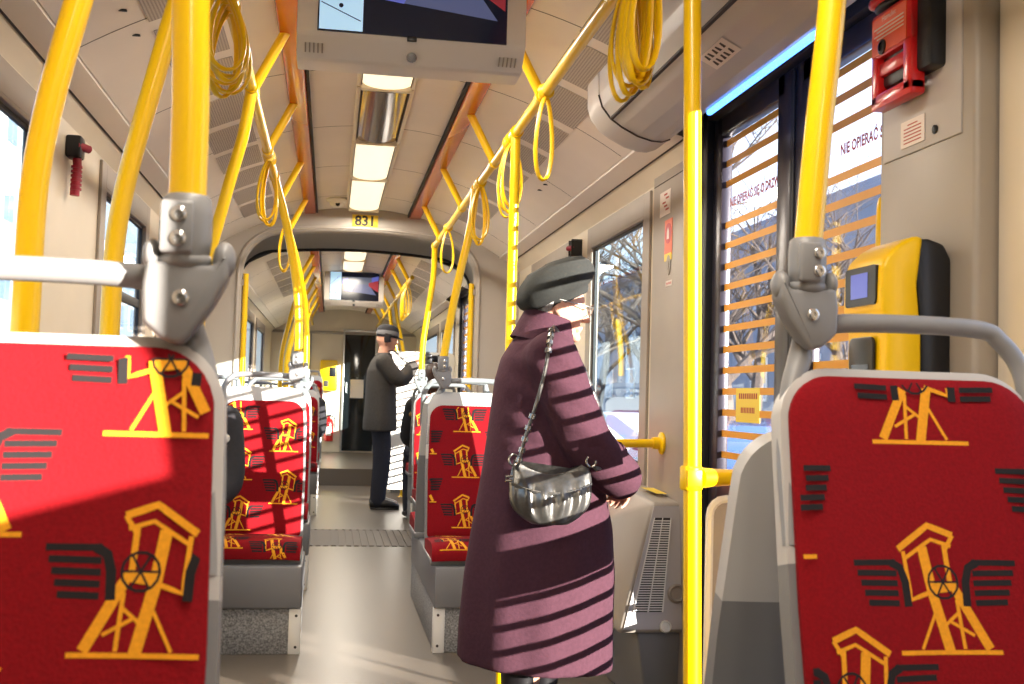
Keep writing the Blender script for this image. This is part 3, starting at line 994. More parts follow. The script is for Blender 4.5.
# display screens
def display(y, zt, label):
    t = thing('display_screen', (XC + 0.005, y, zt - 0.32), label, 'display screen', 'passenger display screens')
    W = 0.305
    mb = MB()
    side = [(0.0, 0.355), (0.0, 0.012), (0.008, 0.0), (0.055, -0.045), (0.07, -0.05), (0.16, -0.05), (0.18, -0.03), (0.18, 0.355)]
    mb.prism(side, 'x', -W, W, 0, 0.004)
    hs = mb.build('housing', 'screenbox', t, local=True, sharp=30)
    mb = MB()
    x0, x1, z0, z1 = -0.252, 0.252, 0.012, 0.305
    mb.box((x0, -0.004, z0), (x1, 0.001, z1), mi=0)
    yy = -0.0048
    mb.quad((x0 + 0.004, yy, z0 + 0.004), (x0 + 0.118, yy, z0 + 0.004), (x0 + 0.118, yy, z1 - 0.004), (x0 + 0.004, yy, z1 - 0.004), 1)
    yy = -0.0052
    for (p, q) in (((x0 + 0.008, z0 + 0.075), (x0 + 0.112, z0 + 0.03)), ((x0 + 0.008, z0 + 0.16), (x0 + 0.1, z0 + 0.25))):
        mb.quad((p[0], yy, p[1]), (q[0], yy, q[1]), (q[0], yy, q[1] + 0.003), (p[0], yy, p[1] + 0.003), 0)
    mb.lathe([(0.006, 0), (0.006, 0.001)], Matrix.Translation((x0 + 0.06, yy, z0 + 0.07)) @ Matrix.Rotation(pi / 2, 4, 'X'), 12, 0)
    # street view from the front camera
    a0, a1 = x0 + 0.125, x1 - 0.006
    zb, zm, zt2 = z0 + 0.078, z0 + 0.17, z1 - 0.05
    mb.quad((a0, yy, zm), (a1, yy, zm), (a1, yy, zt2), (a0, yy, zt2), 5)
    mb.add([(a0 + 0.02, yy - 0.0002, zb + 0.02), (a1 - 0.02, yy - 0.0002, zb - 0.016), (a1 - 0.1, yy - 0.0002, zm), (a0 + 0.11, yy - 0.0002, zm)], [(0, 1, 2, 3)], 2)
    mb.add([(a0 + 0.02, yy - 0.0004, zb + 0.02), (a0 + 0.10, yy - 0.0004, zb + 0.010), (a0 + 0.135, yy - 0.0004, zm), (a0 + 0.12, yy - 0.0004, zm)], [(0, 1, 2, 3)], 3)
    mb.add([(a1 - 0.10, yy - 0.0004, zm - 0.015), (a1, yy - 0.0004, zb + 0.012), (a1, yy - 0.0004, zm + 0.045), (a1 - 0.10, yy - 0.0004, zm + 0.015)], [(0, 1, 2, 3)], 4)
    for (p, q, h) in ((a0, a0 + 0.06, 0.06), (a0 + 0.06, a0 + 0.1, 0.035), (a1 - 0.07, a1, 0.09)):
        mb.quad((p, yy - 0.0003, zm), (q, yy - 0.0003, zm), (q, yy - 0.0003, zm + h), (p, yy - 0.0003, zm + h * 0.8), 3)
    mb.build('screen', ['display', 'dispmap', 'disproad', 'dispblue', 'dispred', 'displight'], t, local=True)
    mb = MB(); mb.box((-0.016, -0.007, 0.0), (0.010, 0.0, 0.014), 0.002); mb.build('sensor', 'black', t, local=True)
    mb = MB(); mb.lathe([(0.014, 0), (0.014, 0.005), (0.006, 0.006)], Matrix.Translation((0.0, 0.034, -0.030)) @ Matrix.Rotation(radians(135), 4, 'X'), 14); mb.build('lock', 'steelbolt', t, local=True)
    mb = MB()
    for s in (-1, 1):
        for i in range(5):
            c = Vector((s * (0.26 + 0.011 * (i - 2)), 0.030, -0.026))
            mb.box(c - Vector((0.002, 0.014, 0.001)), c + Vector((0.002, 0.014, 0.001)), rot=Matrix.Rotation(radians(-43), 3, 'X'))
    mb.build('speaker_slots', 'wallgrey2', t, local=True)
    return t
d0 = display(2.90, 2.358, 'large display screen with white frame hanging from the ceiling at the top of the picture')
d1 = dup(d0, (XC + 0.03, 11.45, 2.04), 'small looking display screen hanging in the rear car beyond the passage')

# emergency hammers
def hammer(x, y, z, s, label):
    t = thing('emergency_hammer', (x, y, z - 0.2), label, 'emergency hammer', 'emergency hammers')
    mb = MB(); mb.box((x, y - 0.035, z - 0.075), (x - s * 0.05, y + 0.035, z), 0.008); mb.build('holder', 'black', t)
    mb = MB()
    mb.tube([(x - s * 0.03, y, z - 0.05), (x - s * 0.035, y, z - 0.10), (x - s * 0.03, y, z - 0.20)], [0.016, 0.014, 0.016], 12)
    for i in range(6): mb.tube([(x - s * 0.033, y, z - 0.10 - 0.015 * i), (x - s * 0.033, y, z - 0.107 - 0.015 * i)], 0.0185, 12)
    mb.tube([(x - s * 0.034, y - 0.03, z - 0.035), (x - s * 0.062, y + 0.03, z - 0.035)], 0.014, 10)
    mb.build('handle', 'crimson', t)
hammer(XL, 3.86, 1.935, -1, 'red emergency hammer in a black holder on the left wall between windows')
hammer(XR, 5.65, 1.93, 1, 'red emergency hammer on the right wall above the grey beret')

# ------------------------------------------------------------------ handrails, poles
HX = {-1: -0.292, 1: 0.660}
HZ = 2.10
def handrail(s, ya, yb, ybr, label):
    x = HX[s]
    t = thing('handrail', (x, ya, HZ), label, 'handrail', 'ceiling handrails')
    mb = MB(); mb.tube([(x, ya, HZ), (x, yb, HZ)], 0.0185, 16); mb.build('tube', 'yellow', t)
    xr = XC + s * 0.372
    for y in ybr:
        mb = MB()
        mb.tube([(x, y, HZ), (x - s * 0.008, y, HZ + 0.02), (xr, y, 2.308)], 0.0175, 12)
        br = mb.build('bracket', 'yellow', t)
        mb = MB(); mb.tube([(x, y - 0.022, HZ), (x, y + 0.022, HZ)], 0.0235, 16); mb.tube([(x, y - 0.026, HZ), (x, y - 0.022, HZ)], 0.021, 16)
        mb.build('collar', 'yellow', br)
    return t
handrail(-1, 0.3, 7.35, [1.6, 2.70, 3.74, 4.66, 5.85, 7.0], 'long yellow handrail with slanted brackets under the left orange rail')
handrail(1, 0.3, 7.35, [1.4, 2.50, 3.56, 4.64, 5.80, 7.0], 'long yellow handrail with slanted brackets under the right orange rail')
handrail(-1, 9.4, 16.6, [9.8, 10.7, 11.8, 13.0, 14.2, 15.4], 'yellow handrail on the left of the rear car')
handrail(1, 9.4, 16.6, [9.8, 10.7, 11.8, 13.0, 14.2, 15.4], 'yellow handrail on the right of the rear car')

def clamp(parent, x, y, z, s):
    """cast grey clamp at the foot of a pole, s = side of the aisle"""
    mb = MB()
    T = Matrix.Translation((x, y, z))
    mb.lathe([(0.019, 0.07), (0.024, 0.076), (0.0265, 0.10), (0.0265, 0.125), (0.025, 0.143), (0.021, 0.147)], T, 22)
    mb.box((x - 0.012 - 0.011, y - 0.030, z + 0.083), (x + 0.021 - 0.011, y - 0.018, z + 0.138), 0.004)
    def P(px, pz): return (x + s * px, z + pz)
    body = [P(-0.036, 0.076), P(0.030, 0.072), P(0.040, 0.088), P(0.047, 0.084), P(0.046, 0.06), P(0.030, 0.028), P(0.010, 0.0), P(0.0, -0.012), P(-0.018, -0.006), P(-0.038, 0.012), P(-0.040, 0.05)]
    mb.prism(body, 'y', y - 0.020, y + 0.020, 0, 0.006)
    mb.ell((x - s * 0.033, y, z + 0.083), (0.010, 0.019, 0.017)); mb.ell((x + s * 0.040, y, z + 0.080), (0.012, 0.020, 0.020))
    mb.ell((x, y, z + 0.078), (0.028, 0.025, 0.014))
    c = mb.build('clamp', 'grey', parent, sharp=45)
    for bz, bx, by in ((0.123, 0.0, -0.030), (0.098, 0.0, -0.030), (0.038, 0.004, -0.0205)):
        b = MB()
        b.lathe([(0.0085, 0), (0.0085, 0.003), (0.0065, 0.0045), (0.0035, 0.0045), (0.003, 0.002)], Matrix.Translation((x - s * 0.004 + s * bx, y + by + 0.0005, z + bz)) @ Matrix.Rotation(pi / 2, 4, 'X'), 14)
        b.build('bolt', 'steelbolt', c)

def seat_pole(pts, s, label, cl=True):
    p0 = Vector(pts[0])
    t = thing('grab_pole', p0, label, 'pole')
    mb = MB(); mb.tube(spline(pts, 8), 0.0195, 18)
    mb.build('tube', 'yellow', t)
    mb = MB(); e = Vector(pts[-1]); mb.tube([e - Vector((0, 0.03, 0)), e + Vector((0, 0.03, 0))], 0.024, 16); mb.build('top_collar', 'yellow', t)
    if cl: clamp(t, p0.x, p0.y, p0.z - 0.13, s)
    return t
ZL1 = 1.285
seat_pole([(-0.155, 1.19, ZL1), (-0.158, 1.19, 1.45), (-0.172, 1.19, 1.66), (-0.225, 1.19, 1.90), (-0.292, 1.19, 2.1)], 1, 'thick yellow pole rising from the nearest left seat, sunlit at its foot')
seat_pole([(0.657, 1.455, 1.318), (0.670, 1.455, 1.48), (0.690, 1.455, 1.70), (0.690, 1.455, 1.92), (0.660, 1.455, 2.1)], -1, 'thick yellow pole rising from the nearest right seat in front of the ticket validator')
seat_pole([(-0.155, 5.27, 1.27), (-0.160, 5.27, 1.45), (-0.178, 5.27, 1.62), (-0.225, 5.25, 1.86), (-0.292, 5.22, 2.1)], 1, 'yellow pole rising from the second left seat, striped by sunlight')
seat_pole([(0.530, 5.25, 1.27), (0.556, 5.25, 1.45), (0.596, 5.25, 1.68), (0.640, 5.25, 1.90), (0.660, 5.24, 2.1)], -1, 'yellow pole rising from the right seat just behind the woman')
seat_pole([(-0.150, 6.78, 1.22), (-0.155, 6.78, 1.45), (-0.175, 6.78, 1.65), (-0.225, 6.77, 1.88), (-0.292, 6.76, 2.1)], 1, 'yellow pole rising from the third left seat near the passage')
seat_pole([(0.600, 7.38, 1.25), (0.605, 7.38, 1.45), (0.634, 7.38, 1.68), (0.660, 7.37, 1.90), (0.660, 7.34, 2.1)], -1, 'yellow pole rising from the right seat next to the passage ring')

def curved_pole(y, label, s=-1, zb=0.0, dx=0.0, yt=None):
    x0 = HX[s] + s * 0.138 + dx
    pts = [(x0, y, zb), (x0, y, 0.6), (x0, y, 1.20), (x0 - s * 0.010, y, 1.45), (x0 - s * 0.070, y, 1.74), (HX[s] + s * 0.022, y, 1.94), (HX[s], yt or y, 2.10)]
    t = thing('curved_pole', (x0, y, zb), label, 'pole')
    mb = MB(); mb.tube(spline(pts, 8), 0.0195, 16); mb.build('tube', 'yellow', t)
    mb = MB(); mb.tube([(HX[s], y - 0.03, HZ), (HX[s], y + 0.03, HZ)], 0.024, 14); mb.build('top_collar', 'yellow', t)
    mb = MB(); mb.lathe([(0.045, 0), (0.045, 0.006), (0.03, 0.012), (0.022, 0.03)], Matrix.Translation((x0, y, zb)), 18); mb.build('foot_flange', 'yellow', t)
curved_pole(1.65, 'curved yellow pole nearest the left edge by the bright window')
curved_pole(2.25, 'curved yellow pole second from the left edge')
curved_pole(3.70, 'curved yellow pole half hidden behind the thick pole of the nearest left seat')
for i, y in enumerate((9.72, 10.80, 11.15, 12.7, 13.9)):
    curved_pole(y, 'curved yellow pole on the left of the rear car, %s beyond the passage' % ordn[i], zb=0.2 if y > 13.2 else 0.0)
for i, y in enumerate((11.9, 13.0)):
    curved_pole(y, 'curved yellow pole on the right of the rear car, %s beyond the striped door' % ordn[i], s=1)

def straight_pole(x, y, z0, z1, label, name='standing_pole', lean=0.0):
    t = thing(name, (x, y, z0), label, 'pole')
    mb = MB(); mb.tube([(x, y, z0), (x + lean, y, z1)], 0.0185, 18); mb.build('tube', 'yellow', t)
    mb = MB(); mb.lathe([(0.045, 0), (0.045, 0.006), (0.03, 0.012), (0.022, 0.03)], Matrix.Translation((x, y, z0)), 20); mb.build('foot_flange', 'yellow', t)
    return t
tp = straight_pole(0.660, 4.07, 0.0, 2.1, 'straight yellow pole behind the woman, striped by sunlight')
mb = MB(); mb.tube([(0.660, 4.04, 2.1), (0.660, 4.10, 2.1)], 0.025, 14); mb.build('top_collar', 'yellow', tp)
mb = MB(); mb.tube([(0.660, 4.07, 0.93), (1.0, 4.07, 0.934), (1.262, 4.07, 0.94)], 0.0165, 14)
mb.lathe([(0.042, 0), (0.042, 0.008), (0.024, 0.014), (0.022, 0.04)], Matrix.Translation((1.261, 4.07, 0.94)) @ Matrix.Rotation(-pi / 2, 4, 'Y'), 18)
tag(mb.build('wall_rail', 'yellow'), 'yellow grab rail fixed to the grey pillar beside the window, held by the woman', 'rail')

tp = straight_pole(0.766, 2.20, 0.0, 2.20, 'straight yellow pole at the door with a clamp and half of it sunlit', lean=-0.044)
t2 = MB()
t2.lathe([(0.021, 0), (0.0235, 0.004), (0.0235, 0.046), (0.021, 0.05)], Matrix.Translation((0.745, 2.20, 0.918)), 20)
t2.box((0.730, 2.176, 0.925), (0.762, 2.188, 0.962), 0.004)
t2.build('clamp_ring', 'yellow2', tp)
t2 = MB(); t2.tube([(0.765, 2.205, 0.943), (0.80, 2.22, 0.943), (0.845, 2.235, 0.943), (0.875, 2.243, 0.943)], [0.0215, 0.019, 0.017, 0.020], 14)
t2.build('arm', 'yellow2', tp)
t2 = MB(); t2.tube([(0.882, 2.245, 0.84), (0.882, 2.245, 0.86), (0.882, 2.245, 0.945), (0.882, 2.245, 0.965), (0.882, 2.245, 0.97)], [0.012, 0.019, 0.021, 0.019, 0.008], 16)
t2.build('end_socket', 'yellow2', tp)

# low door-side partition under that clamp
t = thing('partition', (1.0, 2.25, 0.0), 'low grey partition panel with a pale rounded edge beside the striped door', 'partition')
mb = MB()
mb.prism(rrect(0.37, 0.80, 0.03, 4, 0.995, 0.49), 'y', 2.243, 2.257, 0)
mb.build('panel', 'wallgrey2', t)
mb = MB()
mb.tube([Vector((p[0], 2.25, p[1])) for p in rrect(0.38, 0.81, 0.034, 4, 0.995, 0.49)], 0.0095, 8, closed=True)
mb.build('edge_trim', 'white', t)
mb = MB(); mb.tube([(0.882, 2.25, 0.0), (0.882, 2.25, 0.10)], 0.012, 10); mb.tube([(1.12, 2.25, 0.0), (1.12, 2.25, 0.10)], 0.012, 10); mb.build('foot', 'alu', t)

# yellow grab handle inside the door leaf
t = thing('door_handle_bar', (1.235, 2.335, 1.2), 'yellow vertical grab bar on the striped door next to the validator', 'grab bar')
mb = MB(); mb.tube(spline([(1.292, 2.335, 1.565), (1.25, 2.335, 1.575), (1.235, 2.335, 1.55), (1.235, 2.335, 1.35), (1.235, 2.335, 1.20), (1.25, 2.335, 1.17), (1.292, 2.335, 1.18)], 5), 0.0135, 12); mb.build('bar', 'yellow', t)

# grab bars in the passage
for s, nm in ((-1, 'left'), (1, 'right')):
    x = XC + s * 0.765
    t = thing('grab_bar', (x, Y1 + 0.05, 0.8), 'straight yellow grab bar on the %s side of the passage ring' % nm, 'grab bar')
    mb = MB(); mb.tube([(x, Y1 + 0.02, 0.82), (x, Y1 + 0.02, 1.88)], 0.0185, 14); mb.build('bar', 'yellow', t)
    mb = MB()
    for z in (0.86, 1.82): mb.box((min(x, x + s * 0.045), Y1 + 0.005, z - 0.022), (max(x, x + s * 0.045), Y1 + 0.035, z + 0.022), 0.004)
    mb.build('mount', 'wallgrey2', t)

# hanging straps -------------------------------------------------------
def strap_mesh(ln, wd):
    mb = MB()
    pts = []
    n = 26
    for i in range(n):
        a = 2 * pi * i / n
        # drop shape
        r = sin(a / 2) ** 1.3
        z = -ln * (1 - cos(a)) / 2
        x = wd * sin(a) * (0.45 + 0.55 * r)
        pts.append((x, 0, z - 0.018))
    mb.tube(pts, 0.006, 8, closed=True, flat=(0.0045, 0.0105))
    return mb
protos = {}
def strap(s, y, ln, wd, ang, tilt, label, group, dx=0.0):
    key = (ln, wd)
    x = HX[s] + dx
    if key not in protos:
        t = thing('hanging_strap', (x, y, HZ), label, 'hanging strap', group)
        strap_mesh(ln, wd).build('loop', 'yellow2', t, local=True)
        mb = MB(); mb.tube([(0, -0.012, 0), (0, 0.012, 0)], 0.0255, 14)
        mb.build('sleeve', 'yellow2', t, local=True)
        protos[key] = t
    else:
        t = copy_tree(protos[key])
        t.location = (x, y, HZ); t['label'] = label; t['group'] = group
    t.rotation_euler = (tilt, 0, ang)
    return t
rnd = random.Random(5)
GA = 'yellow straps bunched on the right handrail at the top'
for i in range(10):
    strap(1, 2.30 + 0.020 * i, (0.255, 0.275)[i % 2], (0.050, 0.042)[i % 2], 0.35 + rnd.uniform(-0.5, 0.5), rnd.uniform(-0.10, 0.10), 'yellow strap loop in the thick bunch at the top of the right handrail', GA, 0.0)
GB = 'yellow straps bunched on the left handrail at the top'
for i in range(7):
    strap(-1, 2.74 + 0.032 * i, (0.205, 0.225)[i % 2], (0.066, 0.054)[i % 2], 0.3 + rnd.uniform(-0.6, 0.6), rnd.uniform(-0.12, 0.12), 'yellow strap loop in the bunch at the top of the left handrail', GB)
GC = 'yellow straps beside the second left pole'
for i in range(4):
    strap(-1, 4.75 + 0.03 * i, (0.255, 0.275)[i % 2], (0.050, 0.042)[i % 2], 0.2 + rnd.uniform(-0.6, 0.6), rnd.uniform(-0.14, 0.14), 'yellow strap loop in the small bunch beside the second left pole', GC)
GD = 'yellow straps behind the straight pole'
for i in range(4):
    strap(1, 4.16 + 0.03 * i, (0.255, 0.275)[i % 2], (0.050, 0.042)[i % 2], 0.4 + rnd.uniform(-0.5, 0.5), rnd.uniform(-0.1, 0.1), 'yellow strap loop in the small bunch behind the straight pole', GD)
strap(1, 3.48, 0.275, 0.042, 0.5, 0.02, 'single thin yellow strap hanging from the bracket before the straight pole', 'single straps')
GE = 'yellow straps right of the third bracket'
for i in range(3):
    strap(1, 5.05 + 0.03 * i, (0.255, 0.275)[i % 2], (0.050, 0.042)[i % 2], 0.3 + rnd.uniform(-0.5, 0.5), rnd.uniform(-0.1, 0.1), 'yellow strap loop in the bunch beyond the straight pole', GE)
strap(1, 6.5, 0.255, 0.050, 0.4, 0.0, 'lone yellow strap near the end of the right handrail', 'single straps')
for i in range(3):
    strap(-1, 6.55 + 0.05 * i, 0.275, 0.042, 0.3 * i, 0.05, 'thin yellow strap near the passage on the left handrail', 'thin straps by the passage')
for i in range(4):
    strap(1, 9.9 + 0.25 * i, 0.275, 0.042, 0.4 * i, 0.0, 'yellow strap hanging in the rear car above the standing man', 'straps in the rear car')

# ------------------------------------------------------------------ seats
KR = 0.24
def S(u, v, d=0.0):
    n = Vector((0, -0.972, 0.233))
    return Vector((u, 0.17 + (v - 0.45) * KR - 0.45 * u * u, v)) + n * d

def hw_fn(w0, v0, vt, rt_, rb, taper):
    def f(v):
        w = w0 - taper * max(0, (v - 0.75)) 
        if v > vt - rt_:
            q = v - (vt - rt_)
            w = w - rt_ + sqrt(max(0, rt_ * rt_ - q * q))
        if v < v0 + rb:
            q = (v0 + rb) - v
            w = w - rb + sqrt(max(0, rb * rb - q * q))
        return w
    return f
def plate(mb, f, v0, vt, rt_, dfront, dback, mi=0, puff=0.0, nu=16, split=None):
    vs_ = [v0 + (vt - v0) * i / 22 for i in range(23)]
    vs_ += [vt - rt_ + rt_ * sin(radians(90 * k / 8)) for k in range(1, 8)]
    vs_ += [v0 + rt_ * 0.5 * (1 - cos(radians(90 * k / 5))) for k in range(1, 5)]
    if split: vs_ += [split]
    vs_ = sorted(set(round(v, 5) for v in vs_))
    A = []; B = []
    for v in vs_:
        w = f(v)
        ra = []; rb_ = []
        for j in range(nu + 1):
            q = -1 + 2 * j / nu
            q = math.copysign(abs(q) ** 0.85, q)
            e = max(abs(q) ** 8, ((v - v0) / (vt - v0) * 2 - 1) ** 16)
            ra.append(S(w * q, v, dfront - puff * e)); rb_.append(S(w * q, v, dback))
        A.append(ra); B.append(rb_)
    n = nu + 1; k = len(vs_)
    vs = [p for r in A for p in r] + [p for r in B for p in r]
    o = n * k
    for i in range(k - 1):
        m_ = mi if not split or (vs_[i] + vs_[i + 1]) / 2 > split else mi + 1
        fs = []
        for j in range(nu):
            a = i * n + j
            fs.append((a, a + 1, a + n + 1, a + n))
            fs.append((o + a, o + a + n, o + a + n + 1, o + a + 1))
        fs.append((i * n, i * n + n, o + i * n + n, o + i * n))
        fs.append((i * n + nu, o + i * n + nu, o + i * n + n + nu, i * n + n + nu))
        base = len(mb.v)
        if i == 0:
            mb.add(vs, [], m_)
            start = base
            for j in range(nu): fs.append((j, o + j, o + j + 1, j + 1))
        if i == k - 2:
            b_ = (k - 1) * n
            for j in range(nu): fs.append((b_ + j, b_ + j + 1, o + b_ + j + 1, o + b_ + j))
        for q in fs:
            mb.f.append(tuple(x + start for x in q)); mb.m.append(m_)

PX = 0.00128
def motif():
    """strokes (points, width, material slot) of the woven mine-head pattern, origin at base centre"""
    Y, K = 1, 2
    s = [([(-52, -1), (0, -1), (50, -1)], 4, Y), ([(-20, 94), (-14, 52), (-2, 0)], 10, Y), ([(-40, 90), (-36, 46), (-12, 54)], 4, Y),
         ([(-45, 92), (-12, 114), (13, 105)], 6, Y), ([(-38, 84), (-10, 101), (10, 95)], 3.5, Y), ([(3, 98), (5, 60)], 5, Y), ([(13, 105), (4, 92)], 4, Y),
         ([(-14, 56), (8, 58), (38, 2)], 9, Y), ([(10, 46), (13, 2)], 3.5, Y), ([(2, 26), (24, 14)], 3, Y), ([(-8, 20), (10, 34)], 3, Y), ([(-30, 2), (-12, 36)], 3, Y)]
    c = [(-2 + 15 * cos(2 * pi * i / 14), 62 + 15 * sin(2 * pi * i / 14)) for i in range(15)]
    s.append((c, 2.2, K))
    for i in range(3):
        a = pi * i / 3
        s.append(([(-2 + 14 * cos(a), 62 + 14 * sin(a)), (-2 - 14 * cos(a), 62 - 14 * sin(a))], 1.8, K))
    for sg, ox in ((-1, -40), (1, 20)):
        for k in range(5):
            z = 80 - 9 * k
            ln = 46 - 3.5 * k
            s.append(([(ox + sg * (53 - 3.0 * k), z), (ox + sg * 9, z - (1 if k else 0))], 5.4, K))
        s.append(([(ox + sg * 14, 80), (ox + sg * 5, 75), (ox + sg * 1, 62), (ox + sg * 0, 40)], 8, K))
    return s
MOT = motif()
def weave(mb, mot, clip, surf, vlo, vhi, k=None):
    k = k or PX
    """lay the motif strokes as thin woven patches on surface surf(u,v)"""
    for (u0, v0, mir) in mot:
        for pts, w, slot in MOT:
            P = [Vector((u0 + mir * p[0] * k, v0 + p[1] * k)) for p in pts]
            h = w * k / 2
            # split into short pieces
            Q = [P[0]]
            for a, b in zip(P[:-1], P[1:]):
                n = max(1, int((b - a).length / 0.010))
                for i in range(1, n + 1): Q.append(a + (b - a) * i / n)
            L = []
            for i, p in enumerate(Q):
                t = (Q[min(i + 1, len(Q) - 1)] - Q[max(i - 1, 0)]).normalized()
                nn_ = Vector((-t.y, t.x)) * h
                L.append((p + nn_, p - nn_))
            run = []
            def flush(run):
                if len(run) > 1:
                    vs = []; fs = []
                    for a, b in run: vs += [surf(a.x, a.y, slot), surf(b.x, b.y, slot)]
                    for i in range(len(run) - 1): fs.append((2 * i, 2 * i + 1, 2 * i + 3, 2 * i + 2))
                    mb.add(vs, fs, slot)
            for a, b in L:
                ok = all(vlo < q.y < vhi and abs(q.x) < clip(q.y) - 0.002 for q in (a, b))
                if ok: run.append((a, b))
                else:
                    flush(run); run = []
            flush(run)

CT = [(0.150, 0.452), (0.06, 0.462), (-0.06, 0.470), (-0.14, 0.474), (-0.185, 0.468), (-0.215, 0.446), (-0.225, 0.415), (-0.222, 0.392)]
CL = [0.0]
for a, b in zip(CT[:-1], CT[1:]): CL.append(CL[-1] + math.hypot(b[0] - a[0], b[1] - a[1]))
def S2(u, t, lift=0.0):
    t = max(0, min(CL[-1] - 1e-6, t))
    i = max(j for j in range(len(CL) - 1) if CL[j] <= t)
    q = (t - CL[i]) / (CL[i + 1] - CL[i])
    y = CT[i][0] + (CT[i + 1][0] - CT[i][0]) * q
    z = CT[i][1] + (CT[i + 1][1] - CT[i][1]) * q
    ny, nz = (CT[i + 1][1] - CT[i][1]), -(CT[i + 1][0] - CT[i][0])
    l = math.hypot(ny, nz)
    rz_ = 0.22 * max(0, abs(u) - 0.10) ** 2 * 10 * -0.25
    return Vector((u, y + ny / l * lift, z + nz / l * lift + rz_))

def make_seat(head, motifs, cmot, label, aisle, pole_u, group=None, handle=True, hz=None, pk=PX):
    """upholstered tram seat facing -Y; aisle = side of the clamp arm"""
    t = thing('tram_seat', (0, 0, 0), label, 'seat', group)
    vt = 1.115 if head else 1.062
    sh = MB()
    f = hw_fn(0.201, 0.36, vt, 0.075, 0.04, 0.035)
    plate(sh, f, 0.36, vt, 0.075, 0.010, -0.030, 0, 0.006, split=0.80)
    sh.build('shell', ['shell', 'pedgrey'], t, local=True)
    up = MB()
    f2 = hw_fn(0.191, 0.44, 1.048, 0.062, 0.02, 0.035)
    plate(up, f2, 0.44, 1.048, 0.062, 0.028, 0.008, 0, 0.012)
    weave(up, motifs, f2, lambda u, v, sl: S(u, v, 0.0282 + 0.0001 * sl), 0.46, 1.040, pk)
    up.build('backrest', ['red', 'plushy', 'plushk'], t, local=True)
    cu = MB()
    nu, nt = 14, 18
    rows = []
    for i in range(nt + 1):
        tt = CL[-1] * i / nt
        rows.append([S2(0.200 * (-1 + 2 * j / nu), tt, -0.006 * abs(-1 + 2 * j / nu) ** 8) for j in range(nu + 1)])
    vs = [p for r in rows for p in r]
    k = len(vs)
    vs += [Vector((p.x, min(0.17, max(p.y, -0.20)), 0.392)) for p in vs]
    n = nu + 1
    fs = []
    for i in range(nt):
        for j in range(nu):
            a = i * n + j
            fs.append((a, a + 1, a + n + 1, a + n))
    for i in range(nt):
        fs.append((i * n, i * n + n, k + i * n + n, k + i * n)); fs.append((i * n + nu, k + i * n + nu, k + i * n + n + nu, i * n + n + nu))
    cu.add(vs, fs, 0)
    weave(cu, cmot, lambda v: 0.195, lambda u, v, sl: S2(u, CL[-1] - v, 0.0006 + 0.0001 * sl), 0.0, CL[-1] - 0.02)
    cu.build('cushion', ['red', 'plushy', 'plushk'], t, local=True)
    ba = MB()
    ba.box((-0.205, -0.19, 0.365), (0.205, 0.20, 0.396), 0.008)
    ba.build('seat_pan', 'pedgrey', t, local=True)
    if handle:
        hz = hz or (1.165 if head else 1.122)
        hy = 0.17 + (hz - 0.45) * KR
        sA = aisle
        h = MB()
        pts = [(pole_u + 0.0, hy - 0.012, hz), (pole_u - sA * 0.10, hy - 0.012, hz + 0.008), (-sA * 0.12, hy - 0.012, hz + 0.006), (-sA * 0.160, hy - 0.015, hz - 0.012), (-sA * 0.187, hy - 0.025, hz - 0.055), (-sA * 0.189, hy - 0.045, hz - 0.13), (-sA * 0.187, hy - 0.07, hz - 0.22)]
        h.tube(spline(pts, 6), 0.0135, 14)
        h.build('grab_handle', 'grey', t, local=True)
        a = MB()
        z0_ = hz - 0.03
        prof = [((pole_u - sA * 0.004, hy - 0.006, hz - 0.005), 0.012), ((pole_u + sA * 0.002, hy - 0.010, hz - 0.045), 0.017), ((sA * 0.166, hy - 0.024, hz - 0.095), 0.015), ((sA * 0.183, hy - 0.05, hz - 0.18), 0.013), ((sA * 0.189, hy - 0.085, hz - 0.30), 0.011)]
        pp = spline([p for p, _ in prof], 6)
        rr = []
        for i in range(len(pp)):
            q = i / (len(pp) - 1) * (len(prof) - 1); j = min(int(q), len(prof) - 2)
            rr.append(prof[j][1] + (prof[j + 1][1] - prof[j][1]) * (q - j))
        a.tube(pp, rr, 14)
        a.build('handle_arm', 'grey', t, local=True)
    return t

def grid_m(u0, v0, flip=1, du=0.205, dv=0.24):
    out = []
    for i in range(-2, 3):
        for j in range(-3, 4):
            u = u0 + i * du; v = v0 + j * dv + (dv / 2 if i % 2 else 0)
            if abs(u) < 0.36 and 0.3 < v < 1.1: out.append((u, v, flip * (1 if j % 2 else -1)))
    return out
CM = [(-0.10, 0.05, 1), (0.105, -0.02, 1), (0.105, 0.20, 1), (-0.10, 0.28, 1)]

def place(t, x, y, z=0.0, rz=0.0):
    t.location = (x, y, z); t.rotation_euler.z = rz
    return t
near_l = place(make_seat(False, [(0.140, 0.957, 1), (0.122, 0.748, -1), (-0.052, 0.858, 1), (-0.052, 0.62, -1), (0.118, 0.52, 1), (-0.2, 0.75, -1), (-0.2, 0.95, -1)], CM, 'large red patterned seat nearest the camera on the left, half in sunlight', 1, 0.145, pk=0.00122), -0.30, 0.90, 0.09)
near_r = place(make_seat(False, [(0.004, 0.958, -1), (0.018, 0.686, 1), (-0.236, 0.808, 1), (0.240, 0.808, 1), (-0.135, 0.555, -1), (0.23, 0.53, -1)], CM, 'large red patterned seat nearest the camera on the right, in shade', -1, -0.145, pk=0.00140), 0.802, 1.15, 0.09)
seat_l = place(make_seat(True, [(0.098, 0.816, -1), (0.105, 0.582, -1), (-0.11, 0.913, 1), (-0.103, 0.686, -1), (-0.10, 0.465, -1), (0.10, 1.04, -1)], CM, 'red patterned aisle seat in the second left row, on a speckled base', 1, 0.145), -0.30, 4.97)
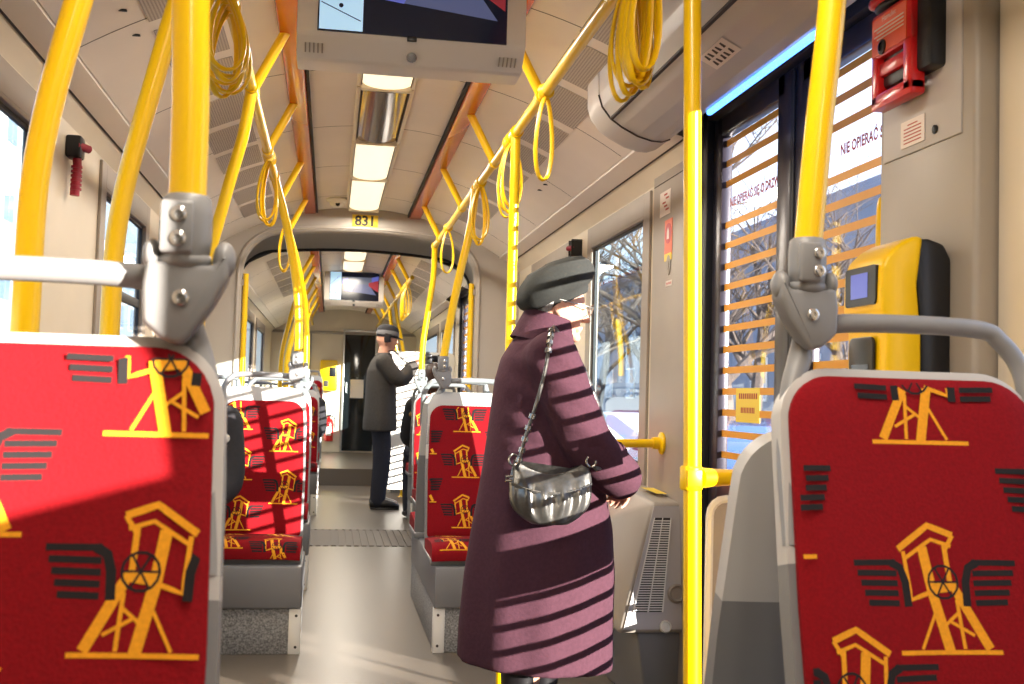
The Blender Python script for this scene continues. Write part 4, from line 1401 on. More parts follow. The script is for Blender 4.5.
seat_r = place(make_seat(True, [(-0.005, 0.925, 1), (-0.012, 0.713, 1), (-0.012, 0.485, 1), (0.20, 0.82, 1), (0.2, 0.6, 1), (-0.215, 0.82, 1), (-0.215, 0.6, 1)], CM, 'red patterned aisle seat directly behind the woman on the right', -1, -0.125), 0.655, 4.95)
place(make_seat(False, [(0.0, 0.82, 1), (0.0, 0.6, 1)], CM, 'back-turned grey seat shell behind the nearest right seat', -1, -0.15, handle=False), 0.812, 1.915, 0.0, pi)
dup(seat_l, (-0.692, 4.97, 0), 'window seat in the second left row taken by a passenger in a pale scarf')
dup(seat_r, (1.07, 4.95, 0), 'red window seat beside the tall window, half hidden by the woman')
dup(seat_r, (0.655, 5.86, 0), 'seat facing away behind the aisle seat on the right', pi)
dup(seat_r, (1.07, 5.86, 0), 'seat facing away behind the right window seat', pi)
plain = place(make_seat(False, [(-0.122, 0.79, 1), (-0.118, 0.545, 1), (0.09, 0.90, 1), (0.09, 0.66, 1)], CM, 'red patterned seat on the right next to the passage ring, with thin rim', -1, -0.15), 0.75, 7.08, 0.04)
dup(seat_l, (-0.30, 6.48, 0), 'red aisle seat of the third left row before the passage')
dup(seat_l, (-0.692, 6.48, 0), 'red window seat of the third left row before the passage')
for i, y in enumerate((10.2, 11.9)):
    dup(seat_l, (-0.29, y, 0), 'red aisle seat on the left of the rear car, %s row' % ordn[i])
    dup(seat_l, (-0.692, y, 0), 'red window seat on the left of the rear car, %s row' % ordn[i])
dup(seat_l, (-0.29, 14.6, 0.2), 'red aisle seat on the raised end of the rear car')
seat_fur = dup(plain, (0.88, 9.52, 0.04), 'seat taken by the passenger with the fur hood', pi)
dup(plain, (0.86, 12.6, 0.0), 'red seat on the right of the rear car beyond the standing man')

def pedestal(x0, x1, ya, yb, top, side, label, zb=0.0):
    """boxed seat base with speckled kick panel and white corner strip"""
    t = thing('seat_base', ((x0 + x1) / 2, (ya + yb) / 2, zb), label, 'seat base')
    zm = zb + 0.19 if zb == 0 else 0.24
    mb = MB(); mb.box((x0 + 0.004, ya + 0.012, 0.0), (x1 - 0.004, yb - 0.01, zm + 0.005), 0.003); mb.build('kick_panel', 'speck', t)
    mb = MB(); mb.box((x0, ya - 0.008, zm), (x1, yb, top), 0.012); mb.build('upper_box', 'pedgrey', t)
    mb = MB()
    xe = x1 if side > 0 else x0
    mb.box((min(xe, xe - side * 0.05) , ya + 0.006, 0.0), (max(xe, xe - side * 0.05), ya + 0.014, zm - 0.002), 0.002)
    mb.box((min(xe - side * 0.004, xe), ya + 0.006, 0.0), (max(xe - side * 0.004, xe), ya + 0.05, zm - 0.002), 0.001)
    st = mb.build('corner_strip', 'white', t)
    for z in (0.03, zm - 0.03):
        b = MB(); b.lathe([(0.006, 0), (0.006, 0.002)], Matrix.Translation((xe - side * 0.02, ya + 0.0065, z)) @ Matrix.Rotation(pi / 2, 4, 'X'), 10); b.build('screw', 'ink', st)
    mb = MB(); mb.box((x0 + 0.02, ya + 0.1, 0.0), (x1 - 0.02, yb, 0.05)); mb.build('plinth', 'rubber', t)
pedestal(-0.90, -0.086, 4.735, 5.20, 0.368, 1, 'speckled grey base under the second left row')
pedestal(0.47, 1.275, 4.735, 6.10, 0.368, -1, 'grey base with white corner strip under the seats behind the woman')
pedestal(0.565, 1.28, 6.95, 7.36, 0.405, -1, 'grey base under the seats next to the passage ring')
pedestal(-0.90, -0.086, 6.26, 6.70, 0.368, 1, 'speckled base under the third left row')
pedestal(-0.90, -0.10, 0.70, 1.15, 0.458, 1, 'base under the nearest left seat', 0.09)
pedestal(0.61, 1.24, 0.95, 1.40, 0.458, -1, 'base under the nearest right seat', 0.09)
pedestal(0.61, 1.19, 1.68, 2.10, 0.368, -1, 'base under the seat turned away behind the nearest right seat')
pedestal(-0.90, -0.086, 9.98, 10.45, 0.368, 1, 'base under the first left row of the rear car')
pedestal(-0.90, -0.086, 11.68, 12.15, 0.368, 1, 'base under the second left row of the rear car')
pedestal(-0.90, -0.086, 14.38, 14.85, 0.568, 1, 'base under the seat on the raised end of the rear car', 0.2)
pedestal(0.70, 1.28, 9.28, 9.74, 0.405, -1, 'base under the seat of the passenger with the fur hood')
pedestal(0.655, 1.28, 12.38, 12.85, 0.368, -1, 'base under the right seat of the rear car')

t = thing('partition', (1.0, 11.42, 0.0), 'white partition board behind the standing man, crossed by striped shadows', 'partition')
mb = MB(); mb.prism(rrect(0.69, 1.42, 0.05, 4, 0.925, 0.83), 'y', 11.41, 11.43, 0, 0.003); mb.build('board', 'white', t)
mb = MB(); mb.tube([(0.58, 11.42, 0.0), (0.58, 11.42, 1.6)], 0.0175, 12); mb.build('edge_post', 'yellow', t)
# heater console beside the door --------------------------------------
t = thing('heater_console', (1.17, 4.0, 0.0), 'grey sloping heater console with a white grille beside the tall window', 'heater')
mb = MB()
def hull(pts, bev=0.008, seg=3):
    b = bmesh.new()
    for p in pts: b.verts.new(p)
    bmesh.ops.convex_hull(b, input=list(b.verts))
    bmesh.ops.dissolve_limit(b, angle_limit=radians(2), verts=list(b.verts), edges=list(b.edges))
    if bev: bmesh.ops.bevel(b, geom=list(b.edges), offset=bev, segments=seg, profile=0.5, affect='EDGES')
    return b
mb.bm(hull([(1.03, 3.80, 0.28), (1.278, 3.80, 0.28), (1.03, 4.32, 0.28), (1.278, 4.32, 0.30), (1.165, 3.86, 0.735), (1.278, 3.86, 0.735), (1.16, 4.32, 0.76), (1.278, 4.32, 0.76), (1.04, 4.32, 0.60)], 0.012))
mb.build('body', 'wallgrey2', t, sharp=30)
def fp(s_, v):   # point on the sloping front: s_ 0..1 across, v 0..1 up
    a = Vector((1.03 + (1.278 - 1.03) * s_, 3.80, 0.28)); b = Vector((1.165 + (1.278 - 1.165) * s_, 3.86, 0.735))
    n = Vector((0, -0.99, 0.137))
    return a + (b - a) * v, n
def fbox(mb, s0, s1, v0, v1, d0, d1, mi=0):
    q = [fp(s0, v0), fp(s1, v0), fp(s1, v1), fp(s0, v1)]
    lo = [p + n * d0 for p, n in q]; hi = [p + n * d1 for p, n in q]
    mb.add(lo + hi, [(0, 1, 2, 3), (4, 7, 6, 5), (0, 4, 5, 1), (1, 5, 6, 2), (2, 6, 7, 3), (3, 7, 4, 0)], mi)
mb = MB(); fbox(mb, 0.06, 0.98, 0.03, 0.97, -0.01, 0.006); mb.build('front_panel', 'cover', t)
mb = MB()
fbox(mb, 0.14, 0.62, 0.16, 0.88, 0.0, 0.008, 1)
for i in range(38):
    v = 0.17 + 0.70 * i / 38
    fbox(mb, 0.15, 0.61, v, v + 0.0085, 0.006, 0.0115, 0)
for i in range(3):
    s_ = 0.145 + 0.235 * i
    fbox(mb, s_ - 0.01, s_ + 0.01, 0.16, 0.88, 0.006, 0.012, 0)
mb.build('grille', ['white', 'seam'], t)
mb = MB()
p, n = fp(0.84, 0.30); p2, n2 = fp(0.68, 0.05)
def disc(mb, p, n, r, mi=0):
    q = n.to_track_quat('Z', 'Y').to_matrix().to_4x4()
    mb.lathe([(r, 0), (r, 0.006), (r * 0.8, 0.012), (r * 0.6, 0.006)], Matrix.Translation(p) @ q, 20, mi)
disc(mb, p + n * 0.006, n, 0.034); mb.build('speaker', 'wallgrey', t)
mb = MB(); disc(mb, p2 + n2 * 0.006, n2, 0.022); mb.build('socket', 'white', t)
mb = MB()
mb.quad((1.215, 3.98, 0.7495), (1.255, 3.98, 0.7495), (1.255, 4.16, 0.757), (1.205, 4.16, 0.757))
for v in mb.v: v.z += 0.0065
mb.build('top_label', 'plateyel', t)
mb = MB()
mb.bm(hull([(1.10, 3.82, 0.30), (1.278, 3.82, 0.30), (1.15, 3.84, 0.0), (1.278, 3.84, 0.0), (1.07, 4.30, 0.30), (1.278, 4.30, 0.3), (1.12, 4.3, 0.0), (1.278, 4.3, 0.0)], 0.01))
mb.build('base', 'pedgrey', t)

# rear car fittings ------------------------------------------------------
t = thing('fire_extinguisher', (0.0, Y3 - 0.09, 0.36), 'red fire extinguisher on the far bulkhead', 'fire extinguisher')
mb = MB(); mb.lathe([(0.055, 0.36), (0.07, 0.37), (0.072, 0.62), (0.06, 0.68), (0.025, 0.71), (0.02, 0.73)], Matrix.Translation((0.0, Y3 - 0.085, 0)), 20); mb.build('cylinder', 'redp', t)
mb = MB(); mb.box((-0.03, Y3 - 0.11, 0.73), (0.03, Y3 - 0.06, 0.76), 0.005); mb.tube([(0.02, Y3 - 0.1, 0.75), (0.08, Y3 - 0.11, 0.72), (0.09, Y3 - 0.11, 0.55)], 0.009, 8); mb.build('valve', 'black', t)
mb = MB(); mb.box((-0.04, Y3 - 0.162, 0.45), (0.04, Y3 - 0.152, 0.58), 0.003); mb.build('label', 'paper', t)
mb = MB(); mb.box((-0.075, Y3 - 0.09, 0.60), (0.075, Y3 - 0.005, 0.63), 0.004); mb.build('bracket', 'black', t)
t = thing('ticket_machine', (-0.05, Y3 - 0.12, 1.1), 'yellow ticket machine with dark screen on the far bulkhead', 'ticket machine')
mb = MB(); mb.box((-0.16, Y3 - 0.2, 1.12), (0.10, Y3, 1.58), 0.025, 3); mb.build('case', 'yellow2', t)
mb = MB(); mb.box((-0.02, Y3 - 0.205, 1.33), (0.08, Y3 - 0.198, 1.47), 0.004); mb.build('screen', 'black', t)
mb = MB(); mb.box((-0.10, Y3 - 0.205, 1.18), (-0.03, Y3 - 0.198, 1.27), 0.004); mb.build('slot_plate', 'ink', t)

# ------------------------------------------------------------------ people
def ring_xy(cx, cy, z, rx, ry, n=28, fold=0.0, k=9, ph=0.0, sq=1.0, tilt=0.0):
    out = []
    for i in range(n):
        a = 2 * pi * i / n
        m = 1 + fold * sin(k * a + ph)
        ca, sa = cos(a), sin(a)
        ca = math.copysign(abs(ca) ** sq, ca); sa = math.copysign(abs(sa) ** sq, sa)
        x = rx * ca * m
        out.append(Vector((cx + x, cy + ry * sa * m, z + tilt * x)))
    return out

def frame(dx, up_):
    """matrix with x = facing direction, z = up"""
    x = Vector(dx).normalized(); z = Vector(up_); z = (z - x * z.dot(x)).normalized(); y = z.cross(x)
    return Matrix((x, y, z)).transposed().to_4x4()

def head_geo(mb, c, R, s=1.0, female=True):
    """head looking along local +x: skull, face, nose, lips, ears, neck stub"""
    T = Matrix.Translation(Vector(c)) @ R @ Matrix.Scale(s, 4)
    b = bmesh.new()
    bmesh.ops.create_uvsphere(b, u_segments=36, v_segments=28, radius=1.0)
    for v in b.verts:
        x, y, z = v.co
        px, py, pz = x * 0.098, y * 0.074, z * 0.118
        if x > 0 and z < -0.1:          # jaw narrows, chin forward
            t = min(1, (-z - 0.1) / 0.8)
            py *= 1 - 0.34 * t
            px += 0.012 * t * x
        if x < 0 and z < -0.2:
            px *= 1 - 0.35 * min(1, (-z - 0.2) / 0.6)
        if x > 0.3:                      # flatter face front, brow, eye hollows
            px -= 0.010 * (1 - abs(y)) * (1 if abs(z) < 0.7 else 0.4)
            e = math.exp(-((abs(y) - 0.42) / 0.17) ** 2 - ((z - 0.06) / 0.11) ** 2)
            px -= 0.014 * e
            br = math.exp(-((abs(y) - 0.36) / 0.3) ** 2 - ((z - 0.26) / 0.09) ** 2)
            px += 0.006 * br
            ck = math.exp(-((abs(y) - 0.45) / 0.2) ** 2 - ((z + 0.22) / 0.18) ** 2)
            px += 0.006 * ck
        v.co = Vector((px, py, pz))
    mb.bm(b, 0, T)
    def E(c_, r_, rot=None):
        q = MB(); q.ell(c_, r_, rot, 14, 10)
        mb.add([T @ p for p in q.v], q.f)
    E((0.098, 0, -0.012), (0.014, 0.011, 0.030), Matrix.Rotation(radians(-16), 3, 'Y'))   # nose bridge
    E((0.108, 0, -0.030), (0.016, 0.015, 0.012))
    E((0.096, 0.011, -0.034), (0.010, 0.008, 0.008)); E((0.096, -0.011, -0.034), (0.010, 0.008, 0.008))
    E((0.090, 0, -0.060), (0.011, 0.024, 0.007)); E((0.088, 0, -0.071), (0.011, 0.021, 0.007))   # lips
    E((0.080, 0, -0.098), (0.020, 0.024, 0.016))                                               # chin
    for sg in (-1, 1):
        E((0.084, sg * 0.031, 0.008), (0.011, 0.013, 0.010))                                 # eyes
        E((-0.004, sg * 0.076, -0.008), (0.019, 0.010, 0.032), Matrix.Rotation(radians(12), 3, 'Y'))  # ears
        E((-0.002, sg * 0.083, 0.010), (0.014, 0.006, 0.014))
        E((-0.002, sg * 0.078, -0.034), (0.010, 0.007, 0.010))

def hand_geo(mb, wrist, d, palm_n, side, curl, s=1.0, spread=0.05):
    """hand from the wrist along d; palm_n = direction the palm faces; side = +1/-1 side of the thumb"""
    d = Vector(d).normalized(); pn = Vector(palm_n); pn = (pn - d * pn.dot(d)).normalized()
    w = d.cross(pn).normalized() * side
    W = Vector(wrist)
    def ring(q, a, b):
        c = W + d * q
        return [c + w * (a * cos(2 * pi * i / 16)) + pn * (b * sin(2 * pi * i / 16)) for i in range(16)]
    mb.loft([ring(-0.02 * s, 0.026 * s, 0.020 * s), ring(0.0, 0.027 * s, 0.019 * s), ring(0.03 * s, 0.036 * s, 0.017 * s), ring(0.065 * s, 0.042 * s, 0.016 * s), ring(0.088 * s, 0.040 * s, 0.013 * s)])
    for i, (off, ln) in enumerate(((0.031, 0.070), (0.0105, 0.078), (-0.0105, 0.073), (-0.031, 0.057))):
        p = W + d * (0.080 * s) + w * (off * s)
        pts = [p]
        ang = 0.0
        dd = (d + w * (off * spread / 0.03)).normalized()
        for k, (f, c) in enumerate(((0.45, 0.7), (0.32, 1.0), (0.23, 0.8))):
            ang += curl * c * (1 + 0.06 * i)
            v = dd * cos(ang) + pn * sin(ang)
            p = p + v * (ln * f * s)
            pts.append(p)
        r = (0.0095, 0.0098, 0.0092, 0.0080)[i] * s
        mb.tube(pts, [r, r * 0.96, r * 0.9, r * 0.7], 10)
        mb.ell(pts[-1], (r * 0.7,) * 3, None, 8, 6)
    p = W + d * (0.022 * s) + w * (0.026 * s)
    q = p + (w * 0.75 + d * 0.65 + pn * 0.25).normalized() * 0.042 * s
    r_ = q + (w * 0.25 + d * 0.8 + pn * (0.35 + curl * 0.3)).normalized() * 0.030 * s
    t_ = r_ + (d * 0.8 + pn * (0.4 + curl * 0.5) - w * 0.1).normalized() * 0.024 * s
    mb.tube([p, q, r_, t_], [0.0145 * s, 0.0115 * s, 0.0105 * s, 0.008 * s], 10)
    mb.ell(t_, (0.008 * s,) * 3, None, 8, 6)

def limb(mb, pts, rs, n=16):
    P = spline(pts, 5)
    k = len(pts) - 1
    R = []
    for i in range(len(P)):
        q = i / (len(P) - 1) * k; j = min(int(q), k - 1)
        R.append(rs[j] + (rs[j + 1] - rs[j]) * (q - j))
    mb.tube(P, R, n)
    mb.ell(P[0], (R[0],) * 3, None, 14, 10); mb.ell(P[-1], (R[-1],) * 3, None, 14, 10)

# the woman: local +x is the way she faces (towards the door side) -------
WX, WY = 0.665, 3.40
wo = thing('person', (WX, WY, 0.0), 'elderly person in a long mauve coat and charcoal beret standing at the door, facing right', 'person')
WH = Vector((0.036, 0.0, 1.394))      # head centre
WR = frame((0.985, -0.02, -0.17), (0.15, 0, 1))
mb = MB()
head_geo(mb, WH, WR, 0.92)
limb(mb, [(0.0, 0, 1.20), (0.012, 0, 1.29), (0.035, 0, 1.37)], [0.065, 0.052, 0.050])
mb.loft([ring_xy(-0.02, 0, 0.74, 0.11, 0.15), ring_xy(-0.02, 0, 0.95, 0.10, 0.13), ring_xy(-0.015, 0, 1.10, 0.10, 0.14), ring_xy(-0.01, 0, 1.22, 0.08, 0.15), ring_xy(0, 0, 1.27, 0.05, 0.06)])
for sg in (-1, 1):
    limb(mb, [(-0.02 + 0.035 * sg, sg * 0.085, 0.80), (0.0 + 0.04 * sg, sg * 0.085, 0.46), (-0.02 + 0.05 * sg, sg * 0.085, 0.09)], [0.085, 0.055, 0.038])
    limb(mb, [(-0.045 + 0.05 * sg, sg * 0.085, 0.045), (0.13 + 0.05 * sg, sg * 0.095, 0.035)], [0.034, 0.028], 12)
rw = Vector((0.205, -0.155, 0.872)); lw = Vector((0.265, 0.43, 0.968))
RS, RE = Vector((-0.01, -0.158, 1.215)), Vector((0.085, -0.205, 0.985))
LS, LE = Vector((-0.01, 0.158, 1.215)), Vector((0.12, 0.29, 1.02))
limb(mb, [RS, RE, rw], [0.05, 0.042, 0.026]); limb(mb, [LS, LE, lw], [0.05, 0.042, 0.026])
hand_geo(mb, rw, (0.35, 0.70, -0.62), (-0.4, 0.2, -0.8), 1, 0.6, 0.92)
hand_geo(mb, lw, (0.45, 0.80, -0.30), (0.1, -0.35, -0.9), 1, 0.85, 0.95)
fuse(mb, 0.0055, 3, 0.5).build('body', 'skin', wo, local=True)
# long coat
mb = MB()
rg = []
for (z, cx, rx, ry, fo) in ((0.285, -0.005, 0.245, 0.225, 0.016), (0.40, -0.006, 0.243, 0.220, 0.016), (0.55, 0.0, 0.238, 0.212, 0.014), (0.70, 0.004, 0.222, 0.205, 0.010), (0.82, 0.0, 0.198, 0.198, 0.006), (0.95, -0.008, 0.172, 0.188, 0.0),
                            (1.06, -0.018, 0.150, 0.182, 0.0), (1.15, -0.022, 0.136, 0.180, 0.0), (1.22, -0.022, 0.118, 0.172, 0.0), (1.268, -0.015, 0.098, 0.140, 0.0), (1.305, -0.002, 0.080, 0.098, 0.0), (1.335, 0.006, 0.070, 0.078, 0)):
    rg.append(ring_xy(cx, 0, z, rx, ry, 44, fo, 8, 0.7, 1.0, -0.05 if z < 0.3 else 0))
mb.loft(rg)
limb(mb, [RS + Vector((0.0, 0.0, 0.005)), RE, rw + (rw - RE).normalized() * 0.006], [0.083, 0.078, 0.069], 20)
limb(mb, [LS, LE, lw - (lw - LE).normalized() * 0.015], [0.080, 0.075, 0.066], 20)
mb.ell(RS + Vector((0.0, 0.03, 0.0)), (0.09, 0.075, 0.075)); mb.ell(LS + Vector((0.0, -0.03, 0.0)), (0.09, 0.075, 0.075))
coat = fuse(mb, 0.009, 4, 0.5)
# front edge, cuffs, soft folds pressed in
for v in coat.v:
    if v.z < 0.95:
        a = atan2(v.y, v.x)
        q = min(1, (0.95 - v.z) / 0.5)
        r = 1 + 0.010 * q * sin(a * 11 + 3 * v.z) + 0.006 * q * sin(a * 5 - 4 * v.z)
        v.x *= r; v.y *= r
    elif v.y < -0.10:
        v.y += 0.0035 * sin(v.z * 70 + v.x * 40)
coat.build('coat', 'coat', wo, local=True, sharp=60)
mb = MB()   # turned collar
def coll(h, r0x, r0y, r1x, r1y):
    n = 30
    A = []; B = []
    for i in range(n + 1):
        a = radians(38) + (2 * pi - radians(76)) * i / n
        A.append(Vector((0.008 + r0x * cos(a), r0y * sin(a), 1.300 + 0.055 - 0.020 * cos(a))))
        B.append(Vector((-0.004 + r1x * cos(a), r1y * sin(a), 1.268 - 0.035 * cos(a) - 0.01)))
    C = [p + (Vector((p.x, p.y, 0)).normalized() * 0.010) + Vector((0, 0, 0.004)) for p in A]
    D = [p + (Vector((p.x, p.y, 0)).normalized() * 0.012) for p in B]
    vs = A + C + D + B
    m = n + 1
    fs = []
    for i in range(n):
        for k in range(3):
            fs.append((k * m + i, k * m + i + 1, (k + 1) * m + i + 1, (k + 1) * m + i))
        fs.append((3 * m + i, 3 * m + i + 1, i + 1, i))
    fs += [(0, m, 2 * m, 3 * m), (n, m + n, 2 * m + n, 3 * m + n)]
    return vs, fs
mb.add(*coll(0.06, 0.066, 0.070, 0.098, 0.118))
mb.build('collar', 'coat', wo, local=True, sharp=60)
mb = MB()
q = (rw - RE).normalized()
mb.tube([rw - q * 0.075, rw - q * 0.055], 0.0735, 20)
mb.tube([rw - q * 0.065 + Vector((0.0, -0.073, 0)), rw - q * 0.065 + Vector((0.0, -0.079, 0))], 0.010, 12)
mb.build('cuff_strap', 'coat', wo, local=True)
# beret
mb = MB()
BT = Matrix.Translation(WH + Vector((-0.006, 0.0, 0.058))) @ Matrix.Rotation(radians(-25), 4, 'Y') @ Matrix.Rotation(radians(4), 4, 'X')
prof = [(0.086, -0.050), (0.090, -0.044), (0.094, -0.030), (0.112, -0.022), (0.130, -0.002), (0.134, 0.018), (0.127, 0.040), (0.109, 0.061), (0.070, 0.074), (0.024, 0.079), (0.008, 0.079)]
rings = []
for r, z in prof:
    ring = []
    for j in range(40):
        a = 2 * pi * j / 40
        m = 1 + (0.018 * sin(5 * a + 1) + 0.012 * sin(9 * a)) * (1 if z > -0.03 else 0.2)
        sag = -0.020 * max(0, -cos(a)) * (1 if r > 0.1 else 0.3)
        ring.append(BT @ Vector((r * 1.02 * cos(a) * m, r * 0.95 * sin(a) * m, z + sag)))
    rings.append(ring)
mb.loft(rings)
be = mb.build('beret', 'beret', wo, local=True, sharp=70)
mb = MB()
T_ = Matrix.Translation(WH) @ WR
for i in range(26):      # short grey hair at nape and temples
    a = radians(112 + 136 * i / 25)
    c0 = T_ @ Vector((0.086 * cos(a) - 0.004, 0.071 * sin(a), 0.035))
    c1 = T_ @ Vector((0.090 * cos(a) - 0.004, 0.075 * sin(a), -0.010))
    c2 = T_ @ Vector((0.078 * cos(a) - 0.006, 0.067 * sin(a), -0.040 + 0.012 * sin(i * 2.1)))
    mb.tube([c0, c1, c2], [0.013, 0.013, 0.006], 8)
mb.build('hair', 'hairgrey', wo, local=True)
mb = MB()
for sg in (-1, 1):
    pts = [T_ @ Vector((0.103, sg * 0.033 + 0.022 * cos(2 * pi * i / 16), 0.004 + 0.017 * sin(2 * pi * i / 16))) for i in range(16)]
    mb.tube(pts, 0.0018, 6, closed=True)
    mb.tube([T_ @ Vector((0.102, sg * 0.055, 0.008)), T_ @ Vector((0.06, sg * 0.078, 0.008)), T_ @ Vector((-0.012, sg * 0.082, 0.010))], 0.0018, 6)
mb.tube([T_ @ Vector((0.104, -0.012, 0.008)), T_ @ Vector((0.106, 0, 0.011)), T_ @ Vector((0.104, 0.012, 0.008))], 0.0018, 6)
mb.build('glasses', 'chain', wo, local=True)
for sg in (-1, 1):
    mb = MB()
    x0 = -0.02 + 0.05 * sg
    mb.loft([ring_xy(x0, sg * 0.085, z, r, r * 0.95, 18) for z, r in ((0.36, 0.062), (0.30, 0.060), (0.20, 0.054), (0.12, 0.050), (0.06, 0.050))])
    P = []
    for (x, rx, h) in ((-0.075, 0.036, 0.075), (-0.03, 0.048, 0.105), (0.05, 0.050, 0.085), (0.11, 0.047, 0.060), (0.16, 0.030, 0.035)):
        P.append([Vector((x0 + 0.01 + x, sg * 0.088 + rx * cos(2 * pi * i / 16), 0.012 + h / 2 + (h / 2) * sin(2 * pi * i / 16))) for i in range(16)])
    mb.loft(P)
    mb.box((x0 - 0.07, sg * 0.088 - 0.042, 0.0), (x0 + 0.165, sg * 0.088 + 0.042, 0.018), 0.008)
    mb.build('boot', 'bootblack', wo, local=True)

# her handbag
hb = thing('handbag', (WX - 0.022, WY - 0.245, 0.742), 'pleated pewter grey handbag hanging from the shoulder of the person in the mauve coat', 'handbag')
mb = MB()
n = 104
rows = []
for i in range(25):
    q = i / 24                       # bottom to top
    z = -0.005 + 0.185 * q
    sag = 0.030 * (2 * q - 1) if q > 0.5 else 0
    hw = 0.122 * (1 - (1 - min(1, q / 0.55 + 0.12)) ** 2.6 * 0.75) * (1.0 if q < 0.7 else 1 - 0.10 * (q - 0.7) / 0.3)
    th = 0.052 * sqrt(max(0.02, 1 - (2 * q - 0.62) ** 2 * 0.62)) * (1 - 0.80 * max(0, (q - 0.45) / 0.55) ** 1.5)
    ring = []
    for j in range(n):
        a = 2 * pi * j / n
        pl = 1 + 0.16 * sin(a * 13) * sin(pi * min(1, q * 1.1)) * (1 if q < 0.72 else 0.35)
        x = hw * cos(a)
        dip = -0.042 * q ** 3 * (1 - (x / hw) ** 2)       # the mouth dips between the two strap ends
        ring.append(Vector((x, th * sin(a) * pl, z + dip)))
    rows.append(ring)
mb.loft(rows)
bagb = mb.build('bag_body', 'leather', hb, local=True, sharp=70)
mb = MB()   # yoke with gathered band
for i in range(2):
    pts = [(-0.118 + 0.236 * k / 14, -0.046 + 0.003 * i + 0.030 * abs(k / 7 - 1) ** 2.5, 0.112 - 0.026 * (1 - (k / 7 - 1) ** 2) - 0.004 * i) for k in range(15)]
    mb.tube(pts, 0.0032, 8)
mb.build('yoke_seam', 'leather', bagb, local=True)
mb = MB()
for sx_ in (-1, 1):
    pts = [(sx_ * 0.114 + 0.014 * cos(2 * pi * k / 14), -0.02, 0.178 + 0.016 * sin(2 * pi * k / 14)) for k in range(14)]
    mb = MB()
    mb.tube(pts, 0.0035, 8, closed=True)
    mb.build('strap_ring', 'chain', hb, local=True)
mb = MB()
mb.tube([(-0.118, -0.03, 0.12), (-0.138, -0.03, 0.118), (-0.138, -0.03, 0.130), (-0.118, -0.03, 0.132)], 0.004, 8)
mb.build('side_buckle', 'chain', hb, local=True)
mb = MB()
o_ = Vector((WX - 0.022, WY - 0.245, 0.742)) - Vector((WX, WY, 0))
def rel(p): return Vector(p) - o_
st = spline([rel((-0.124, -0.262, 0.90)), rel((-0.105, -0.262, 0.98)), rel((-0.075, -0.262, 1.08)), rel((-0.050, -0.258, 1.18)), rel((-0.035, -0.238, 1.262)), rel((-0.015, -0.175, 1.308)), rel((0.015, -0.10, 1.302)),
             rel((0.075, -0.11, 1.23)), rel((0.128, -0.12, 1.12)), rel((0.165, -0.145, 1.00)), rel((0.150, -0.225, 0.92)), rel((0.104, -0.262, 0.90))], 6)
mb.tube(st, 0.008, 10, flat=(0.0055, 0.010))
mb.build('strap', 'leather', hb, local=True)
for part_ in (range(2, 11, 2), range(22, 30, 2)):
    mb = MB()
    for i in part_:
        p = st[i]; d = (st[i + 1] - st[i - 1]).normalized()
        mb.tube([p - d * 0.007, p + d * 0.007], 0.0105, 10)
    mb.build('chain_links', 'chain', hb, local=True)

# the standing man in the rear car ----------------------------------------
mx_, my_ = 0.515, 10.70
man = thing('person', (mx_, my_, 0.0), 'person in dark grey coat and cap standing in the rear car holding a camera', 'person')
MHd = Vector((0.01, 0, 1.625))
MR = frame((1, 0.05, -0.10), (0.05, 0, 1))
mb = MB()
head_geo(mb, MHd, MR, 1.0)
limb(mb, [(-0.02, 0, 1.40), (-0.01, 0, 1.50), (0.0, 0, 1.58)], [0.07, 0.058, 0.055])
mb.loft([ring_xy(-0.03, 0, 0.85, 0.11, 0.16), ring_xy(-0.03, 0, 1.05, 0.11, 0.15), ring_xy(-0.025, 0, 1.25, 0.12, 0.18), ring_xy(-0.02, 0, 1.38, 0.09, 0.17), ring_xy(-0.01, 0, 1.45, 0.05, 0.07)])
for sg in (-1, 1):
    limb(mb, [(-0.03, sg * 0.09, 0.90), (0.0, sg * 0.09, 0.48), (-0.03, sg * 0.09, 0.09)], [0.09, 0.058, 0.04])
    limb(mb, [(-0.06, sg * 0.09, 0.05), (0.13, sg * 0.105, 0.04)], [0.036, 0.03], 12)
MA = []
for sg in (-1, 1):
    s0, e0, w0 = Vector((-0.02, sg * 0.185, 1.40)), Vector((0.14, sg * 0.20, 1.235)), Vector((0.275, sg * 0.07, 1.38))
    limb(mb, [s0, e0, w0], [0.052, 0.044, 0.028]); MA.append((s0, e0, w0))
    hand_geo(mb, w0, (0.75, -sg * 0.1, 0.55), (0.1, -sg * 1.0, 0.0), -sg * -1 if sg < 0 else 1, 0.7, 1.05)
fuse(mb, 0.0065, 3, 0.5).build('body', 'skin', man, local=True)
mb = MB()
mb.loft([ring_xy(cx, 0, z, rx, ry, 40, fo, 7, 0.4) for (z, cx, rx, ry, fo) in ((0.74, -0.03, 0.165, 0.225, 0.02), (0.85, -0.03, 0.162, 0.222, 0.015), (1.0, -0.03, 0.152, 0.21, 0.01), (1.18, -0.03, 0.148, 0.205, 0), (1.32, -0.03, 0.140, 0.205, 0), (1.41, -0.025, 0.110, 0.175, 0), (1.46, -0.015, 0.085, 0.10, 0), (1.495, -0.01, 0.072, 0.075, 0))])
for (s0, e0, w0) in MA:
    limb(mb, [s0, e0, w0 - (w0 - e0).normalized() * 0.02], [0.084, 0.074, 0.058], 18)
fuse(mb, 0.011, 4, 0.5).build('coat', 'darkcoat', man, local=True, sharp=60)
mb = MB()
for sg in (-1, 1):
    limb(mb, [(-0.03, sg * 0.088, 0.90), (-0.002, sg * 0.092, 0.48), (-0.03, sg * 0.092, 0.075)], [0.10, 0.082, 0.070], 18)
mb.ell((-0.03, 0, 0.90), (0.12, 0.175, 0.12))
fuse(mb, 0.010, 3).build('trousers', 'navy', man, local=True)
